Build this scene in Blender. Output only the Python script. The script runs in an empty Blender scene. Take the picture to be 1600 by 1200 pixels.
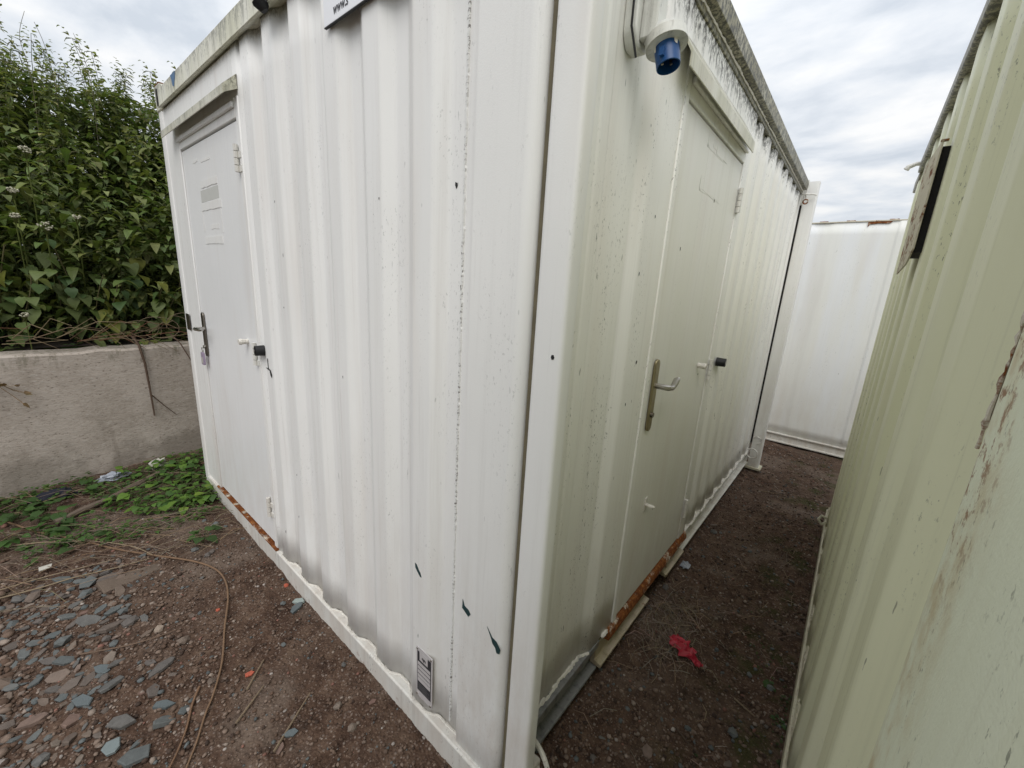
import bpy, bmesh, math, random
import numpy as np
from mathutils import Vector, Matrix

R = math.radians
rng = random.Random(11)
npr = np.random.default_rng(5)
SC = bpy.context.scene
COL = SC.collection

# ------------------------------------------------------------------ camera, sky, sun, exposure
cd = bpy.data.cameras.new('camera'); cam = bpy.data.objects.new('camera', cd); COL.objects.link(cam)
yaw, pitch, roll = -0.686800021, -0.239669622, 0.0592982135
fw = Vector((math.sin(yaw)*math.cos(pitch), math.cos(yaw)*math.cos(pitch), math.sin(pitch)))
r0 = Vector((math.cos(yaw), -math.sin(yaw), 0)); u0 = r0.cross(fw)
rt = r0*math.cos(roll) + u0*math.sin(roll); up = -r0*math.sin(roll) + u0*math.cos(roll)
cam.matrix_world = Matrix(((rt.x, up.x, -fw.x, 0.53160), (rt.y, up.y, -fw.y, -0.67881), (rt.z, up.z, -fw.z, 1.53072), (0, 0, 0, 1)))
cd.sensor_width = 36; cd.lens = 14.364; cd.clip_start = 0.01; cd.clip_end = 1500
SC.camera = cam

world = bpy.data.worlds.new('World'); SC.world = world; world.use_nodes = True
SUN_EL, SUN_AZ = 50, 143          # azimuth the light comes from, clockwise from +Y
def build_sky():
    nt = world.node_tree; nt.nodes.clear(); N = nt.nodes.new; L = nt.links.new
    out = N('ShaderNodeOutputWorld'); bg = N('ShaderNodeBackground'); bg.inputs['Strength'].default_value = 0.1
    sky = N('ShaderNodeTexSky'); sky.sky_type = 'NISHITA'; sky.sun_disc = False
    sky.sun_elevation = R(SUN_EL); sky.sun_rotation = R(SUN_AZ)
    tc = N('ShaderNodeTexCoord'); sep = N('ShaderNodeSeparateXYZ'); L(tc.outputs['Generated'], sep.inputs[0])
    zc = N('ShaderNodeMath'); zc.operation = 'MAXIMUM'; L(sep.outputs[2], zc.inputs[0]); zc.inputs[1].default_value = 0.0
    za = N('ShaderNodeMath'); za.operation = 'ADD'; L(zc.outputs[0], za.inputs[0]); za.inputs[1].default_value = 0.16
    dv = N('ShaderNodeVectorMath'); dv.operation = 'DIVIDE'; L(tc.outputs['Generated'], dv.inputs[0])
    cb = N('ShaderNodeCombineXYZ')
    for i in range(3): L(za.outputs[0], cb.inputs[i])
    L(cb.outputs[0], dv.inputs[1])
    mp = N('ShaderNodeMapping'); mp.inputs['Scale'].default_value = (1.0, 1.35, 0.0); mp.inputs['Rotation'].default_value = (0, 0, R(25)); mp.inputs['Location'].default_value = (1.7, 2.9, 0)
    L(dv.outputs[0], mp.inputs['Vector'])
    n1 = N('ShaderNodeTexNoise'); n1.inputs['Scale'].default_value = 2.1; n1.inputs['Detail'].default_value = 10; n1.inputs['Roughness'].default_value = 0.55; n1.inputs['Distortion'].default_value = 0.15
    L(mp.outputs[0], n1.inputs['Vector'])
    rp = N('ShaderNodeValToRGB'); L(n1.outputs['Fac'], rp.inputs[0])
    e = rp.color_ramp.elements
    e[0].position = 0.34; e[0].color = (6.1, 6.6, 7.25, 1)
    e[1].position = 0.62; e[1].color = (9.5, 9.5, 9.45, 1)
    m_ = e.new(0.47); m_.color = (7.7, 8.05, 8.5, 1)
    # thin veil: a little of the clear sky shows through
    mx = N('ShaderNodeMix'); mx.data_type = 'RGBA'; mx.inputs['Factor'].default_value = 0.93
    L(sky.outputs[0], mx.inputs[6]); L(rp.outputs[0], mx.inputs[7])
    # overcast sky: brighter overhead than at the horizon
    gr = N('ShaderNodeMapRange'); gr.inputs['From Min'].default_value = 0; gr.inputs['From Max'].default_value = 1
    gr.inputs['To Min'].default_value = 0.86; gr.inputs['To Max'].default_value = 1.45; L(zc.outputs[0], gr.inputs['Value'])
    ml = N('ShaderNodeVectorMath'); ml.operation = 'SCALE'; L(mx.outputs[2], ml.inputs[0]); L(gr.outputs[0], ml.inputs['Scale'])
    L(ml.outputs[0], bg.inputs['Color']); L(bg.outputs[0], out.inputs['Surface'])
build_sky()
sd = bpy.data.lights.new('sun', 'SUN'); sun = bpy.data.objects.new('sun', sd); COL.objects.link(sun)
sd.energy = 1.5; sd.angle = R(38); sd.color = (1.0, 0.97, 0.93)
_d = Vector((math.sin(R(SUN_AZ))*math.cos(R(SUN_EL)), math.cos(R(SUN_AZ))*math.cos(R(SUN_EL)), math.sin(R(SUN_EL))))
sun.rotation_euler = _d.to_track_quat('Z', 'Y').to_euler(); sun.location = _d*30
SC.view_settings.view_transform = 'Standard'; SC.view_settings.look = 'None'; SC.view_settings.gamma = 1
SC.view_settings.use_curve_mapping = False; SC.view_settings.exposure = 0.10
SC.render.engine = 'CYCLES'
SC.cycles.use_denoising = True; SC.cycles.max_bounces = 8; SC.cycles.diffuse_bounces = 5; SC.cycles.transparent_max_bounces = 8
SC.cycles.caustics_reflective = False; SC.cycles.caustics_refractive = False

# ------------------------------------------------------------------ helpers: objects
def tag(o, label=None, cat=None, group=None, kind=None):
    if label: o['label'] = label
    if cat: o['category'] = cat
    if group: o['group'] = group
    if kind: o['kind'] = kind
    return o
def empty(name, loc, label, cat, group=None):
    o = bpy.data.objects.new(name, None); COL.objects.link(o); o.location = loc; o.empty_display_size = .1
    return tag(o, label, cat, group)
def wloc(p):
    v = Vector((0, 0, 0))
    while p is not None: v += p.location; p = p.parent
    return v
def finish(me, smooth):
    if smooth:
        me.polygons.foreach_set('use_smooth', [True]*len(me.polygons))
        me.set_sharp_from_angle(angle=R(smooth))
    me.update()
def fillet(pts, r, n=3):
    out = [Vector(pts[0])]
    for a, b, c in zip(pts, pts[1:], pts[2:]):
        a, b, c = Vector(a), Vector(b), Vector(c)
        d1, d2 = (a-b), (c-b); l = min(r, d1.length*.45, d2.length*.45)
        p, q = b+d1.normalized()*l, b+d2.normalized()*l
        for i in range(n+1):
            t = i/n; out.append(p*(1-t)**2 + b*2*t*(1-t) + q*t*t)
    out.append(Vector(pts[-1])); return out
class MB:
    def __init__(s): s.v = []; s.f = []; s.c = []; s.m = []; s.cur = (1, 1, 1, 1); s.mi = 0
    def add(s, vs, fs):
        o = len(s.v); s.v += [tuple(v) for v in vs]; s.f += [tuple(i+o for i in f) for f in fs]
        s.c += [s.cur]*len(vs); s.m += [s.mi]*len(fs); return s
    def box(s, a, b):
        x0, y0, z0 = a; x1, y1, z1 = b
        return s.add([(x0,y0,z0),(x1,y0,z0),(x1,y1,z0),(x0,y1,z0),(x0,y0,z1),(x1,y0,z1),(x1,y1,z1),(x0,y1,z1)],
                     [(0,3,2,1),(4,5,6,7),(0,1,5,4),(1,2,6,5),(2,3,7,6),(3,0,4,7)])
    def prism(s, poly, fn, h0, h1):            # closed 2-D outline, fn(u, v, h) -> point
        n = len(poly); vs = [fn(p[0], p[1], h0) for p in poly] + [fn(p[0], p[1], h1) for p in poly]
        return s.add(vs, [tuple(range(n))[::-1], tuple(range(n, 2*n))] + [(i, (i+1) % n, n+(i+1) % n, n+i) for i in range(n)])
    def loft(s, rings, close=True, caps=True):  # rings of equal length
        n = len(rings[0]); vs = [p for r in rings for p in r]; fs = []
        for k in range(len(rings)-1):
            for i in range(n if close else n-1):
                j = (i+1) % n; fs.append((k*n+i, k*n+j, (k+1)*n+j, (k+1)*n+i))
        if caps and close: fs += [tuple(range(n))[::-1], tuple(range((len(rings)-1)*n, len(rings)*n))]
        return s.add(vs, fs)
    def tube(s, pts, r, n=6):
        pts = [Vector(p) for p in pts]; rings = []; rr = r if isinstance(r, (list, tuple)) else [r]*len(pts)
        ref = None
        for i, p in enumerate(pts):
            d = (pts[min(i+1, len(pts)-1)] - pts[max(i-1, 0)]).normalized()
            if ref is None: ref = Vector((0, 0, 1)) if abs(d.z) < .9 else Vector((1, 0, 0))
            a = d.cross(ref)
            if a.length < 1e-4: a = d.orthogonal()
            a.normalize(); b = d.cross(a).normalized(); ref = a.cross(d) if False else ref
            rings.append([p + (a*math.cos(t)+b*math.sin(t))*rr[i] for t in [2*math.pi*k/n for k in range(n)]])
        return s.loft(rings)
    def cyl(s, a, b, r, n=16, r2=None): return s.tube([a, b], [r, r if r2 is None else r2], n)
    def mesh(s, name, mat, off=Vector((0, 0, 0)), smooth=32):
        me = bpy.data.meshes.new(name); me.from_pydata([tuple(Vector(v)-off) for v in s.v], [], s.f)
        for m in (mat if isinstance(mat, (list, tuple)) else [mat]): me.materials.append(m)
        if any(s.m): me.polygons.foreach_set('material_index', s.m)
        if any(c != (1, 1, 1, 1) for c in s.c):
            at = me.color_attributes.new('col', 'FLOAT_COLOR', 'POINT'); at.data.foreach_set('color', [x for c in s.c for x in c])
        finish(me, smooth); return me
    def build(s, name, mat, parent=None, smooth=32, bevel=0, solid=0, kind=None, label=None):
        off = wloc(parent) if parent else Vector((0, 0, 0))
        o = bpy.data.objects.new(name, s.mesh(name, mat, off, smooth)); COL.objects.link(o)
        if parent: o.parent = parent
        if bevel:
            m = o.modifiers.new('bevel', 'BEVEL'); m.width = bevel; m.segments = 2; m.limit_method = 'ANGLE'; m.angle_limit = R(50)
        if solid:
            m = o.modifiers.new('solid', 'SOLIDIFY'); m.thickness = solid; m.offset = -1
        return tag(o, label, kind=kind)
def inst(me, name, parent=None, loc=(0, 0, 0), rot=(0, 0, 0), sc=1):
    o = bpy.data.objects.new(name, me); COL.objects.link(o); o.location = loc; o.rotation_euler = rot
    o.scale = (sc, sc, sc) if not isinstance(sc, (tuple, list)) else sc
    if parent: o.parent = parent
    return o
# value noise (2-D) for terrain
_tab = npr.random((256, 256))
def vnoise(x, y):
    xi = np.floor(x).astype(int); yi = np.floor(y).astype(int); fx = x-xi; fy = y-yi
    fx = fx*fx*(3-2*fx); fy = fy*fy*(3-2*fy)
    g = lambda a, b: _tab[a & 255, b & 255]
    return (g(xi, yi)*(1-fx)+g(xi+1, yi)*fx)*(1-fy) + (g(xi, yi+1)*(1-fx)+g(xi+1, yi+1)*fx)*fy
def fbm(x, y, o=4):
    t = 0; a = .5
    for k in range(o): t = t + a*(vnoise(x*2**k+17*k, y*2**k+9*k)-.5); a *= .5
    return t
def sstep(a, b, x): t = np.clip((x-a)/(b-a), 0, 1); return t*t*(3-2*t)
def ground_h(x, y):
    x = np.asarray(x, float); y = np.asarray(y, float)
    h = 0.03*fbm(x*1.7, y*1.7, 3) + 0.022*fbm(x*9, y*9, 3)*(np.hypot(x, y) < 12)
    h = h + 0.045*(1-sstep(-.02, .12, x))*(1-sstep(0.05, .3, y)) * sstep(-1.2, -.1, y)
    h = h - 0.02*sstep(0, .15, x)
    h = h + 0.05*sstep(-2.5, -3.3, x)*sstep(-3.6, -3.3, x)*0 + 0.05*sstep(-2.6, -3.25, x)
    return h
def gz(x, y): return float(ground_h(x, y))

# ------------------------------------------------------------------ helpers: materials
class Mat:
    def __init__(s, name, rough=.5, spec=.4):
        s.m = bpy.data.materials.new(name); s.m.use_nodes = True; s.nt = s.m.node_tree
        s.b = s.nt.nodes['Principled BSDF']; s.b.inputs['Roughness'].default_value = rough
        s.b.inputs['Specular IOR Level'].default_value = spec; s._pos = None
    def N(s, t): return s.nt.nodes.new(t)
    def L(s, a, b): s.nt.links.new(a, b)
    def pos(s, scale=(1, 1, 1), loc=(0, 0, 0), obj=False):
        mp = s.N('ShaderNodeMapping'); mp.inputs['Scale'].default_value = scale; mp.inputs['Location'].default_value = loc
        if obj: g = s.N('ShaderNodeTexCoord').outputs['Object']
        else: g = s.N('ShaderNodeNewGeometry').outputs['Position']
        s.L(g, mp.inputs['Vector']); return mp.outputs[0]
    def xyz(s):
        sp = s.N('ShaderNodeSeparateXYZ'); s.L(s.N('ShaderNodeNewGeometry').outputs['Position'], sp.inputs[0]); return sp.outputs
    def noise(s, scale=(1, 1, 1), det=4, ro=.55, loc=(0, 0, 0), obj=False, dist=0):
        n = s.N('ShaderNodeTexNoise'); n.inputs['Scale'].default_value = 1; n.inputs['Detail'].default_value = det
        n.inputs['Roughness'].default_value = ro; n.inputs['Distortion'].default_value = dist
        if not isinstance(scale, tuple): scale = (scale,)*3
        s.L(s.pos(scale, loc, obj), n.inputs['Vector']); return n.outputs['Fac']
    def vor(s, scale, feat='F1', rnd=1, out='Distance', obj=False):
        n = s.N('ShaderNodeTexVoronoi'); n.feature = feat; n.inputs['Scale'].default_value = 1; n.inputs['Randomness'].default_value = rnd
        if not isinstance(scale, tuple): scale = (scale,)*3
        s.L(s.pos(scale, obj=obj), n.inputs['Vector']); return n.outputs[out]
    def mr(s, v, a, b, c=0, d=1, smooth=True):
        n = s.N('ShaderNodeMapRange'); n.interpolation_type = 'SMOOTHSTEP' if smooth else 'LINEAR'
        for k, x in zip(('From Min', 'From Max', 'To Min', 'To Max'), (a, b, c, d)): n.inputs[k].default_value = x
        s.L(v, n.inputs['Value']); return n.outputs[0]
    def op(s, o, a, b=None):
        n = s.N('ShaderNodeMath'); n.operation = o
        for i, v in enumerate((a, b)):
            if v is None: continue
            if isinstance(v, (int, float)): n.inputs[i].default_value = v
            else: s.L(v, n.inputs[i])
        return n.outputs[0]
    def mix(s, f, a, b, mode='MIX'):
        n = s.N('ShaderNodeMix'); n.data_type = 'RGBA'; n.blend_type = mode
        if isinstance(f, (int, float)): n.inputs[0].default_value = f
        else: s.L(f, n.inputs[0])
        for i, v in ((6, a), (7, b)):
            if isinstance(v, tuple): n.inputs[i].default_value = (*v[:3], 1)
            else: s.L(v, n.inputs[i])
        return n.outputs[2]
    def ramp(s, f, *stops):
        n = s.N('ShaderNodeValToRGB'); s.L(f, n.inputs[0]); e = n.color_ramp.elements
        while len(e) < len(stops): e.new(.5)
        for el, (p, c) in zip(e, stops): el.position = p; el.color = (*c, 1)
        return n.outputs[0]
    def bump(s, h, strength, dist):
        n = s.N('ShaderNodeBump'); n.inputs['Strength'].default_value = strength; n.inputs['Distance'].default_value = dist
        s.L(h, n.inputs['Height'])
        if getattr(s, '_last', None): s.L(s._last, n.inputs['Normal'])
        s._last = n.outputs[0]; s.L(s._last, s.b.inputs['Normal'])
    def col(s, c):
        if isinstance(c, tuple): s.b.inputs['Base Color'].default_value = (*c[:3], 1)
        else: s.L(c, s.b.inputs['Base Color'])
        return s
    def rough(s, v): s.L(v, s.b.inputs['Roughness'])

def paint(name, base, film=None, film_amt=0.5, grime=(.30, .28, .25), streak=.3, speck=.5, mould=None, rust=0, splash=.0, peel=.035, rough=.42, tan=0):
    """old gloss paint over steel: rain streaks, algae film, mould specks, orange-peel"""
    M = Mat(name, rough, .35)
    c = M.mix(M.noise(2.3, 3), tuple(x*.95 for x in base), tuple(min(x*1.03, .9) for x in base))
    if film:
        fm = M.op('MULTIPLY', M.mr(M.noise((5, 5, .5), 4, .6), .25, .65), film_amt)
        c = M.mix(fm, c, film)
    s1 = M.mr(M.noise((26, 26, .8), 5, .65), .48, .80)
    c = M.mix(M.op('MULTIPLY', s1, streak), c, grime)
    s2 = M.mr(M.noise((95, 95, 2.2), 3, .6, (3, 1, 2)), .56, .80)
    c = M.mix(M.op('MULTIPLY', s2, streak*.75), c, tuple(x*.75 for x in grime))
    wc = M.mr(M.noise((7, 7, .9), 3, .5, (9, 4, 1)), .5, .75)                 # warm rain wash
    c = M.mix(M.op('MULTIPLY', wc, .28), c, (base[0]*.80, base[1]*.74, base[2]*.68))
    if speck:
        patch = M.mr(M.noise((9, 9, 1.6), 4, .65, (5, 2, 7)), .46, .66)
        dots = M.mr(M.noise((150, 150, 70), 3, .75), .60, .67)
        c = M.mix(M.op('MULTIPLY', M.op('MULTIPLY', dots, patch), speck), c, (.045, .045, .035))
        d2 = M.mr(M.noise((70, 70, 15), 2, .5, (1, 8, 3)), .745, .765)
        c = M.mix(M.op('MULTIPLY', d2, speck*.8), c, (.06, .06, .05))
    z = M.xyz()[2]
    if tan:
        X_ = M.xyz(); tm = M.op('MULTIPLY', M.mr(X_[1], -.30, -.13), M.mr(M.noise((16, 16, 9), 6, .7, (7, 1, 2)), .42, .68))
        c = M.mix(M.op('MULTIPLY', tm, tan), c, (.50, .40, .22))
        t2 = M.op('MULTIPLY', M.op('MULTIPLY', M.mr(X_[2], 1.22, 1.38), M.mr(X_[1], -.26, -.17)), M.mr(M.noise((55, 55, 40), 5, .75, (2, 9, 4)), .53, .62))
        c = M.mix(M.op('MULTIPLY', t2, tan), c, (.25, .12, .05))
    if splash:
        sp = M.op('MULTIPLY', M.mr(z, 1.15, .05), M.mr(M.noise((11, 11, 3.5), 6, .7), .30, .70))
        c = M.mix(M.op('MULTIPLY', sp, splash), c, (.50, .42, .35))
    if mould:
        z0, z1, amt = mould
        edge = M.op('ADD', z, M.op('MULTIPLY', M.op('SUBTRACT', M.noise((38, 38, 3), 4, .7), .5), (z1-z0)*2.6))
        mk = M.op('MULTIPLY', M.mr(edge, z0, z1), M.mr(M.noise((55, 55, 38), 5, .8), .42, .56))
        c = M.mix(M.op('MULTIPLY', mk, amt), c, (.040, .039, .028))
    if rust:
        rk = M.mr(M.noise((13, 13, 9), 6, .7, (2, 2, 9)), .60, .68)
        rc = M.ramp(M.noise(60, 4, .7), (.3, (.05, .018, .008)), (.55, (.20, .062, .016)), (.8, (.32, .13, .04)))
        c = M.mix(M.op('MULTIPLY', rk, rust), c, rc)
    M.col(c); M.rough(M.mr(s1, 0, 1, rough, rough+.22))
    if peel: M.bump(M.noise(330, 2, .5), peel*4, .0009)
    M.bump(M.noise((4.5, 4.5, 2), 2, .4, (4, 4, 4)), .35, .010)
    return M.m

WHITE = (.82, .815, .795)
m_white = paint('white_paint', WHITE, streak=.22, speck=.38, splash=.25, mould=(2.325, 2.365, .45), grime=(.42, .37, .33))
m_plate = paint('white_paint_rollered', (.81, .805, .785), streak=.12, speck=.30, splash=.5, peel=.07)
m_side = paint('white_paint_algae', (.85, .845, .815), film=(.81, .80, .745), film_amt=.8, streak=.20, speck=1.0, splash=.30, mould=(2.25, 2.34, 1.0))
m_door = paint('door_paint', (.82, .82, .815), streak=.07, speck=.18, splash=.22, peel=.015, rough=.36)
m_doorside = paint('door_paint_algae', (.80, .79, .745), film=(.755, .75, .685), film_amt=.8, streak=.10, speck=.25, splash=.30, peel=.015)
m_rail = paint('rail_paint', (.70, .69, .65), streak=.42, speck=.9, rust=.35, splash=.45, grime=(.22, .20, .17))
m_toprail = paint('mouldy_rail_paint', (.76, .75, .66), film=(.58, .57, .42), film_amt=.8, streak=.6, speck=1.0, grime=(.10, .10, .075), mould=(2.38, 2.46, .62))
m_toprail_side = paint('black_mould_rail_paint', (.48, .46, .36), film=(.24, .22, .13), film_amt=.9, streak=.5, speck=1.0, grime=(.06, .055, .04), mould=(2.1, 2.2, .9))
m_hood = paint('hood_paint', (.72, .71, .63), film=(.50, .49, .37), film_amt=.8, streak=.5, speck=1.0, grime=(.08, .08, .06), mould=(2.17, 2.27, .8))
m_inlet = paint('weathered_inlet_paint', (.70, .70, .655), streak=.5, speck=1.0, grime=(.20, .19, .16), mould=(2.1, 2.3, .25))
m_seal = paint('sealant', (.70, .67, .61), streak=.5, speck=1.0, rust=.0, grime=(.2, .18, .15))
m_green = paint('green_paint', (.78, .785, .60), film=(.70, .705, .475), film_amt=.65, grime=(.24, .24, .16), streak=.24, speck=.75, splash=.25)
m_greenplate = paint('green_paint_rollered', (.755, .79, .63), film=(.70, .74, .545), film_amt=.5, grime=(.38, .33, .20), streak=.2, speck=.9, splash=.3, peel=.09, tan=1.0)
m_greenrail = paint('green_rail_paint', (.56, .54, .40), streak=.5, speck=1, rust=.5, splash=.5)
m_back = paint('back_container_paint', (.80, .815, .83), film=(.77, .755, .66), film_amt=.5, streak=.06, speck=.35, splash=.2)

def simple(name, c, rough=.5, metal=0, spec=.4, var=.15, bump=0):
    M = Mat(name, rough, spec); M.b.inputs['Metallic'].default_value = metal
    M.col(M.mix(M.noise(22, 4, .6), tuple(x*(1-var) for x in c), tuple(x*(1+var) for x in c)))
    if bump: M.bump(M.noise(120, 3), bump, .002)
    return M.m
def weld():
    M = Mat('weld', .5, .35); c = M.mix(M.mr(M.noise((60, 60, 130), 3, .7), .50, .60), (.72, .72, .70), (.16, .15, .14)); M.col(M.mix(M.mr(M.noise((3, 3, 5), 2), .35, .62), (.74, .74, .72), c)); return M.m
m_weld = weld()
m_seam_shade = simple('seam_dirt_and_shade', (.14, .12, .075), .8, var=.4)  # dirty seam lines, and the painted shade in the corner groove
m_black = simple('black_rubber', (.014, .014, .015), .55, bump=.2)
m_steel = simple('worn_steel', (.42, .40, .37), .30, 1.0, var=.25)
m_darksteel = simple('dull_steel', (.20, .18, .155), .38, 1.0, var=.3)
m_chip = simple('green_undercoat', (.018, .048, .052), .5, var=.5)
m_bluechip = simple('blue_undercoat', (.04, .12, .25), .5, var=.4)
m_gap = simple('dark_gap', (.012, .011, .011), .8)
m_blue = simple('blue_plastic', (.012, .068, .215), .38, var=.18)
m_pin = simple('pin_brass', (.45, .42, .36), .35, 1.0)
m_sign = simple('sign_white', (.82, .83, .86), .35, var=.02)
m_ink = simple('sign_ink', (.035, .035, .04), .45)
m_platealu = simple('data_plate_metal', (.66, .63, .63), .45, .3, var=.1)
m_lilac = simple('lilac_plastic', (.30, .24, .33), .4, var=.1)
def rusty(name, bias):
    M = Mat(name, .85, .2)
    c = M.ramp(M.noise(48, 5, .7), (.25, (.045, .016, .008)), (.5, (.17, .052, .014)), (.68, (.33, .14, .04)), (.85, (.42, .24, .10)))
    pk = M.mr(M.noise((11, 11, 16), 6, .75, (1, 3, 5)), bias, bias+.12)
    c = M.mix(pk, c, (.60, .56, .46)); M.col(c); M.bump(M.noise(90, 4, .7), .6, .004); return M.m
m_rust = rusty('rust_flaking', .52)
m_rusttop = rusty('rust_patchy', .53)
m_yellowrail = paint('yellowed_rail', (.34, .29, .175), streak=.9, speck=1, rust=.9, grime=(.10, .07, .035), splash=.6)
m_darkrail = paint('blackened_rail', (.20, .20, .195), streak=.9, speck=1, rust=.2, grime=(.025, .032, .04))

def ground_mat():
    M = Mat('soil', .95, .15)
    a = M.noise(1.3, 5, .6); b = M.noise(14, 5, .65); g = M.noise(120, 3, .7)
    c = M.ramp(b, (.28, (.030, .017, .012)), (.5, (.080, .048, .033)), (.72, (.145, .098, .070)))
    c = M.mix(M.mr(a, .42, .62), c, M.mix(.5, c, (.10, .070, .052)))
    c = M.mix(M.op('MULTIPLY', M.mr(M.noise((2.2, 2.2, 2.2), 4, .6, (4, 7, 1)), .52, .66), .55), c, (.165, .128, .102))
    c = M.mix(M.mr(g, .58, .72), c, (.23, .165, .125))
    cell = M.vor(95, out='Color'); cd_ = M.vor(95)
    sp = M.N('ShaderNodeSeparateColor'); M.L(cell, sp.inputs[0])
    gr = M.op('MULTIPLY', M.mr(cd_, .42, .30), M.mr(sp.outputs[0], .45, .55))
    pc = M.ramp(sp.outputs[1], (.0, (.07, .045, .035)), (.5, (.15, .11, .09)), (1., (.26, .21, .18)))
    c = M.mix(M.op('MULTIPLY', gr, .75), c, pc)
    X = M.xyz()
    moss = M.op('MULTIPLY', M.mr(X[0], .18, .52), M.mr(M.noise(5, 5, .65, (3, 3, 0)), .50, .62))
    c = M.mix(M.op('MULTIPLY', moss, .75), c, (.040, .045, .014))
    M.col(c)
    M.bump(M.op('SUBTRACT', 1.0, cd_), .7, .008); M.bump(g, .5, .004)
    return M.m
m_ground = ground_mat()
def attr_mat(name, rough, bump=.3, gain=1.0, transl=0, scale=60):
    M = Mat(name, rough, .25); at = M.N('ShaderNodeAttribute'); at.attribute_name = 'col'
    c = M.mix(1.0, at.outputs['Color'], M.mix(M.noise(scale, 4, .65), (.62*gain,)*3, (1.3*gain,)*3), 'MULTIPLY')
    M.col(c)
    if bump: M.bump(M.noise(scale*2, 3), bump, .003)
    if transl:
        t = M.N('ShaderNodeBsdfTranslucent'); M.L(M.mix(1.0, c, (1.3, 1.5, .7), 'MULTIPLY'), t.inputs['Color'])
        mx = M.N('ShaderNodeMixShader'); mx.inputs[0].default_value = transl
        M.L(M.b.outputs[0], mx.inputs[1]); M.L(t.outputs[0], mx.inputs[2])
        M.L(mx.outputs[0], M.nt.nodes['Material Output'].inputs['Surface'])
    return M.m
m_stone = attr_mat('stone', .8, .5)
m_leaf = attr_mat('leaf', .5, 0, 1, .28, 25)
m_straw = attr_mat('dry_stem_material', .8, .2)
def stone_rand():
    M = Mat('loose_stone', .78, .3); oi = M.N('ShaderNodeObjectInfo')
    c = M.ramp(oi.outputs['Random'], (0, (.095, .106, .106)), (.30, (.125, .132, .128)), (.58, (.115, .100, .090)), (.76, (.150, .110, .085)), (.92, (.185, .150, .122)), (1, (.17, .10, .08)))
    c = M.mix(1.0, c, M.mix(M.noise(40, 5, .65), (.55,)*3, (1.35,)*3), 'MULTIPLY')
    M.col(c); M.bump(M.noise(90, 4, .7), .5, .003); return M.m
m_loose = stone_rand()
def concrete():
    M = Mat('concrete', .9, .15)
    n = M.noise((3, 3, 3), 5, .6); f = M.noise((55, 55, 130), 4, .7)
    c = M.ramp(n, (.3, (.31, .265, .22)), (.55, (.42, .365, .315)), (.75, (.48, .425, .37)))
    c = M.mix(M.mr(f, .50, .72), c, (.46, .42, .375)); c = M.mix(M.mr(f, .44, .30), c, (.16, .135, .11))
    c = M.mix(M.op('MULTIPLY', M.mr(M.noise((9, 9, .9), 4, .6), .52, .75), .55), c, (.17, .145, .115))
    Z = M.xyz()[2]; dmp = M.op('MULTIPLY', M.mr(M.op('ADD', Z, M.mr(M.noise((4, 4, 3), 4, .6, (5, 5, 5)), .3, .7, -.18, .18)), .34, .05), .5)
    c = M.mix(dmp, c, (.13, .11, .085))
    tp = M.op('MULTIPLY', M.mr(Z, .80, .95), M.mr(M.noise((22, 22, 7), 5, .7, (8, 1, 1)), .50, .66))
    c = M.mix(M.op('MULTIPLY', tp, .7), c, (.12, .115, .07))
    M.col(c); M.bump(f, .5, .007); M.bump(M.noise((16, 16, 30), 3), .35, .010); return M.m
m_conc = concrete()
m_bank = simple('bank_soil', (.030, .022, .016), .95, var=.4, bump=.6)
m_log = simple('grey_bark', (.12, .09, .068), .9, var=.35, bump=.8)
m_red = simple('red_plastic', (.40, .030, .050), .45, var=.3)
m_cloth = simple('dark_cloth', (.012, .013, .022), .9, var=.3)
m_clear = simple('pale_plastic', (.27, .29, .33), .3, var=.2)
m_paper = simple('paper_scrap', (.45, .43, .38), .8, var=.15)
m_brick = simple('brick_fragment_clay', (.40, .095, .055), .85, var=.3, bump=.6)

# ------------------------------------------------------------------ ground
def spaced(a, b, st, far):
    d = list(np.arange(a, b+st/2, st)); s = st; lo = []; hi = []; x = a
    while x > -far: s *= 1.25; x -= s; lo.append(x)
    s = st; x = d[-1]
    while x < far: s *= 1.25; x += s; hi.append(x)
    return np.array(lo[::-1]+d+hi)
gx = spaced(-3.4, 0.75, .014, 600); gy = spaced(-1.3, 4.6, .016, 600)
GX, GY = np.meshgrid(gx, gy, indexing='ij')
GZ = ground_h(GX, GY)
near = (np.abs(GX+1.3) < 2.2) & (np.abs(GY-1.6) < 3.0)
GZ = GZ + near*(0.010*fbm(GX*34, GY*34, 2) + 0.007*(npr.random(GX.shape)-.5))
nx, ny = GX.shape
me = bpy.data.meshes.new('ground')
vv = np.stack([GX, GY, GZ], -1).reshape(-1, 3)
I = (np.arange(nx-1)[:, None]*ny + np.arange(ny-1)[None, :]).reshape(-1)
F = np.stack([I, I+ny, I+ny+1, I+1], -1)
me.vertices.add(len(vv)); me.vertices.foreach_set('co', vv.ravel())
me.loops.add(F.size); me.loops.foreach_set('vertex_index', F.ravel().astype(np.int32))
me.polygons.add(len(F)); me.polygons.foreach_set('loop_start', np.arange(0, F.size, 4, dtype=np.int32))
me.update(calc_edges=True); me.validate(); me.materials.append(m_ground)
me.polygons.foreach_set('use_smooth', [True]*len(me.polygons)); me.update()
ground = bpy.data.objects.new('ground', me); COL.objects.link(ground); tag(ground, 'brown stony earth yard around the cabins', kind='structure')

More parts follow.
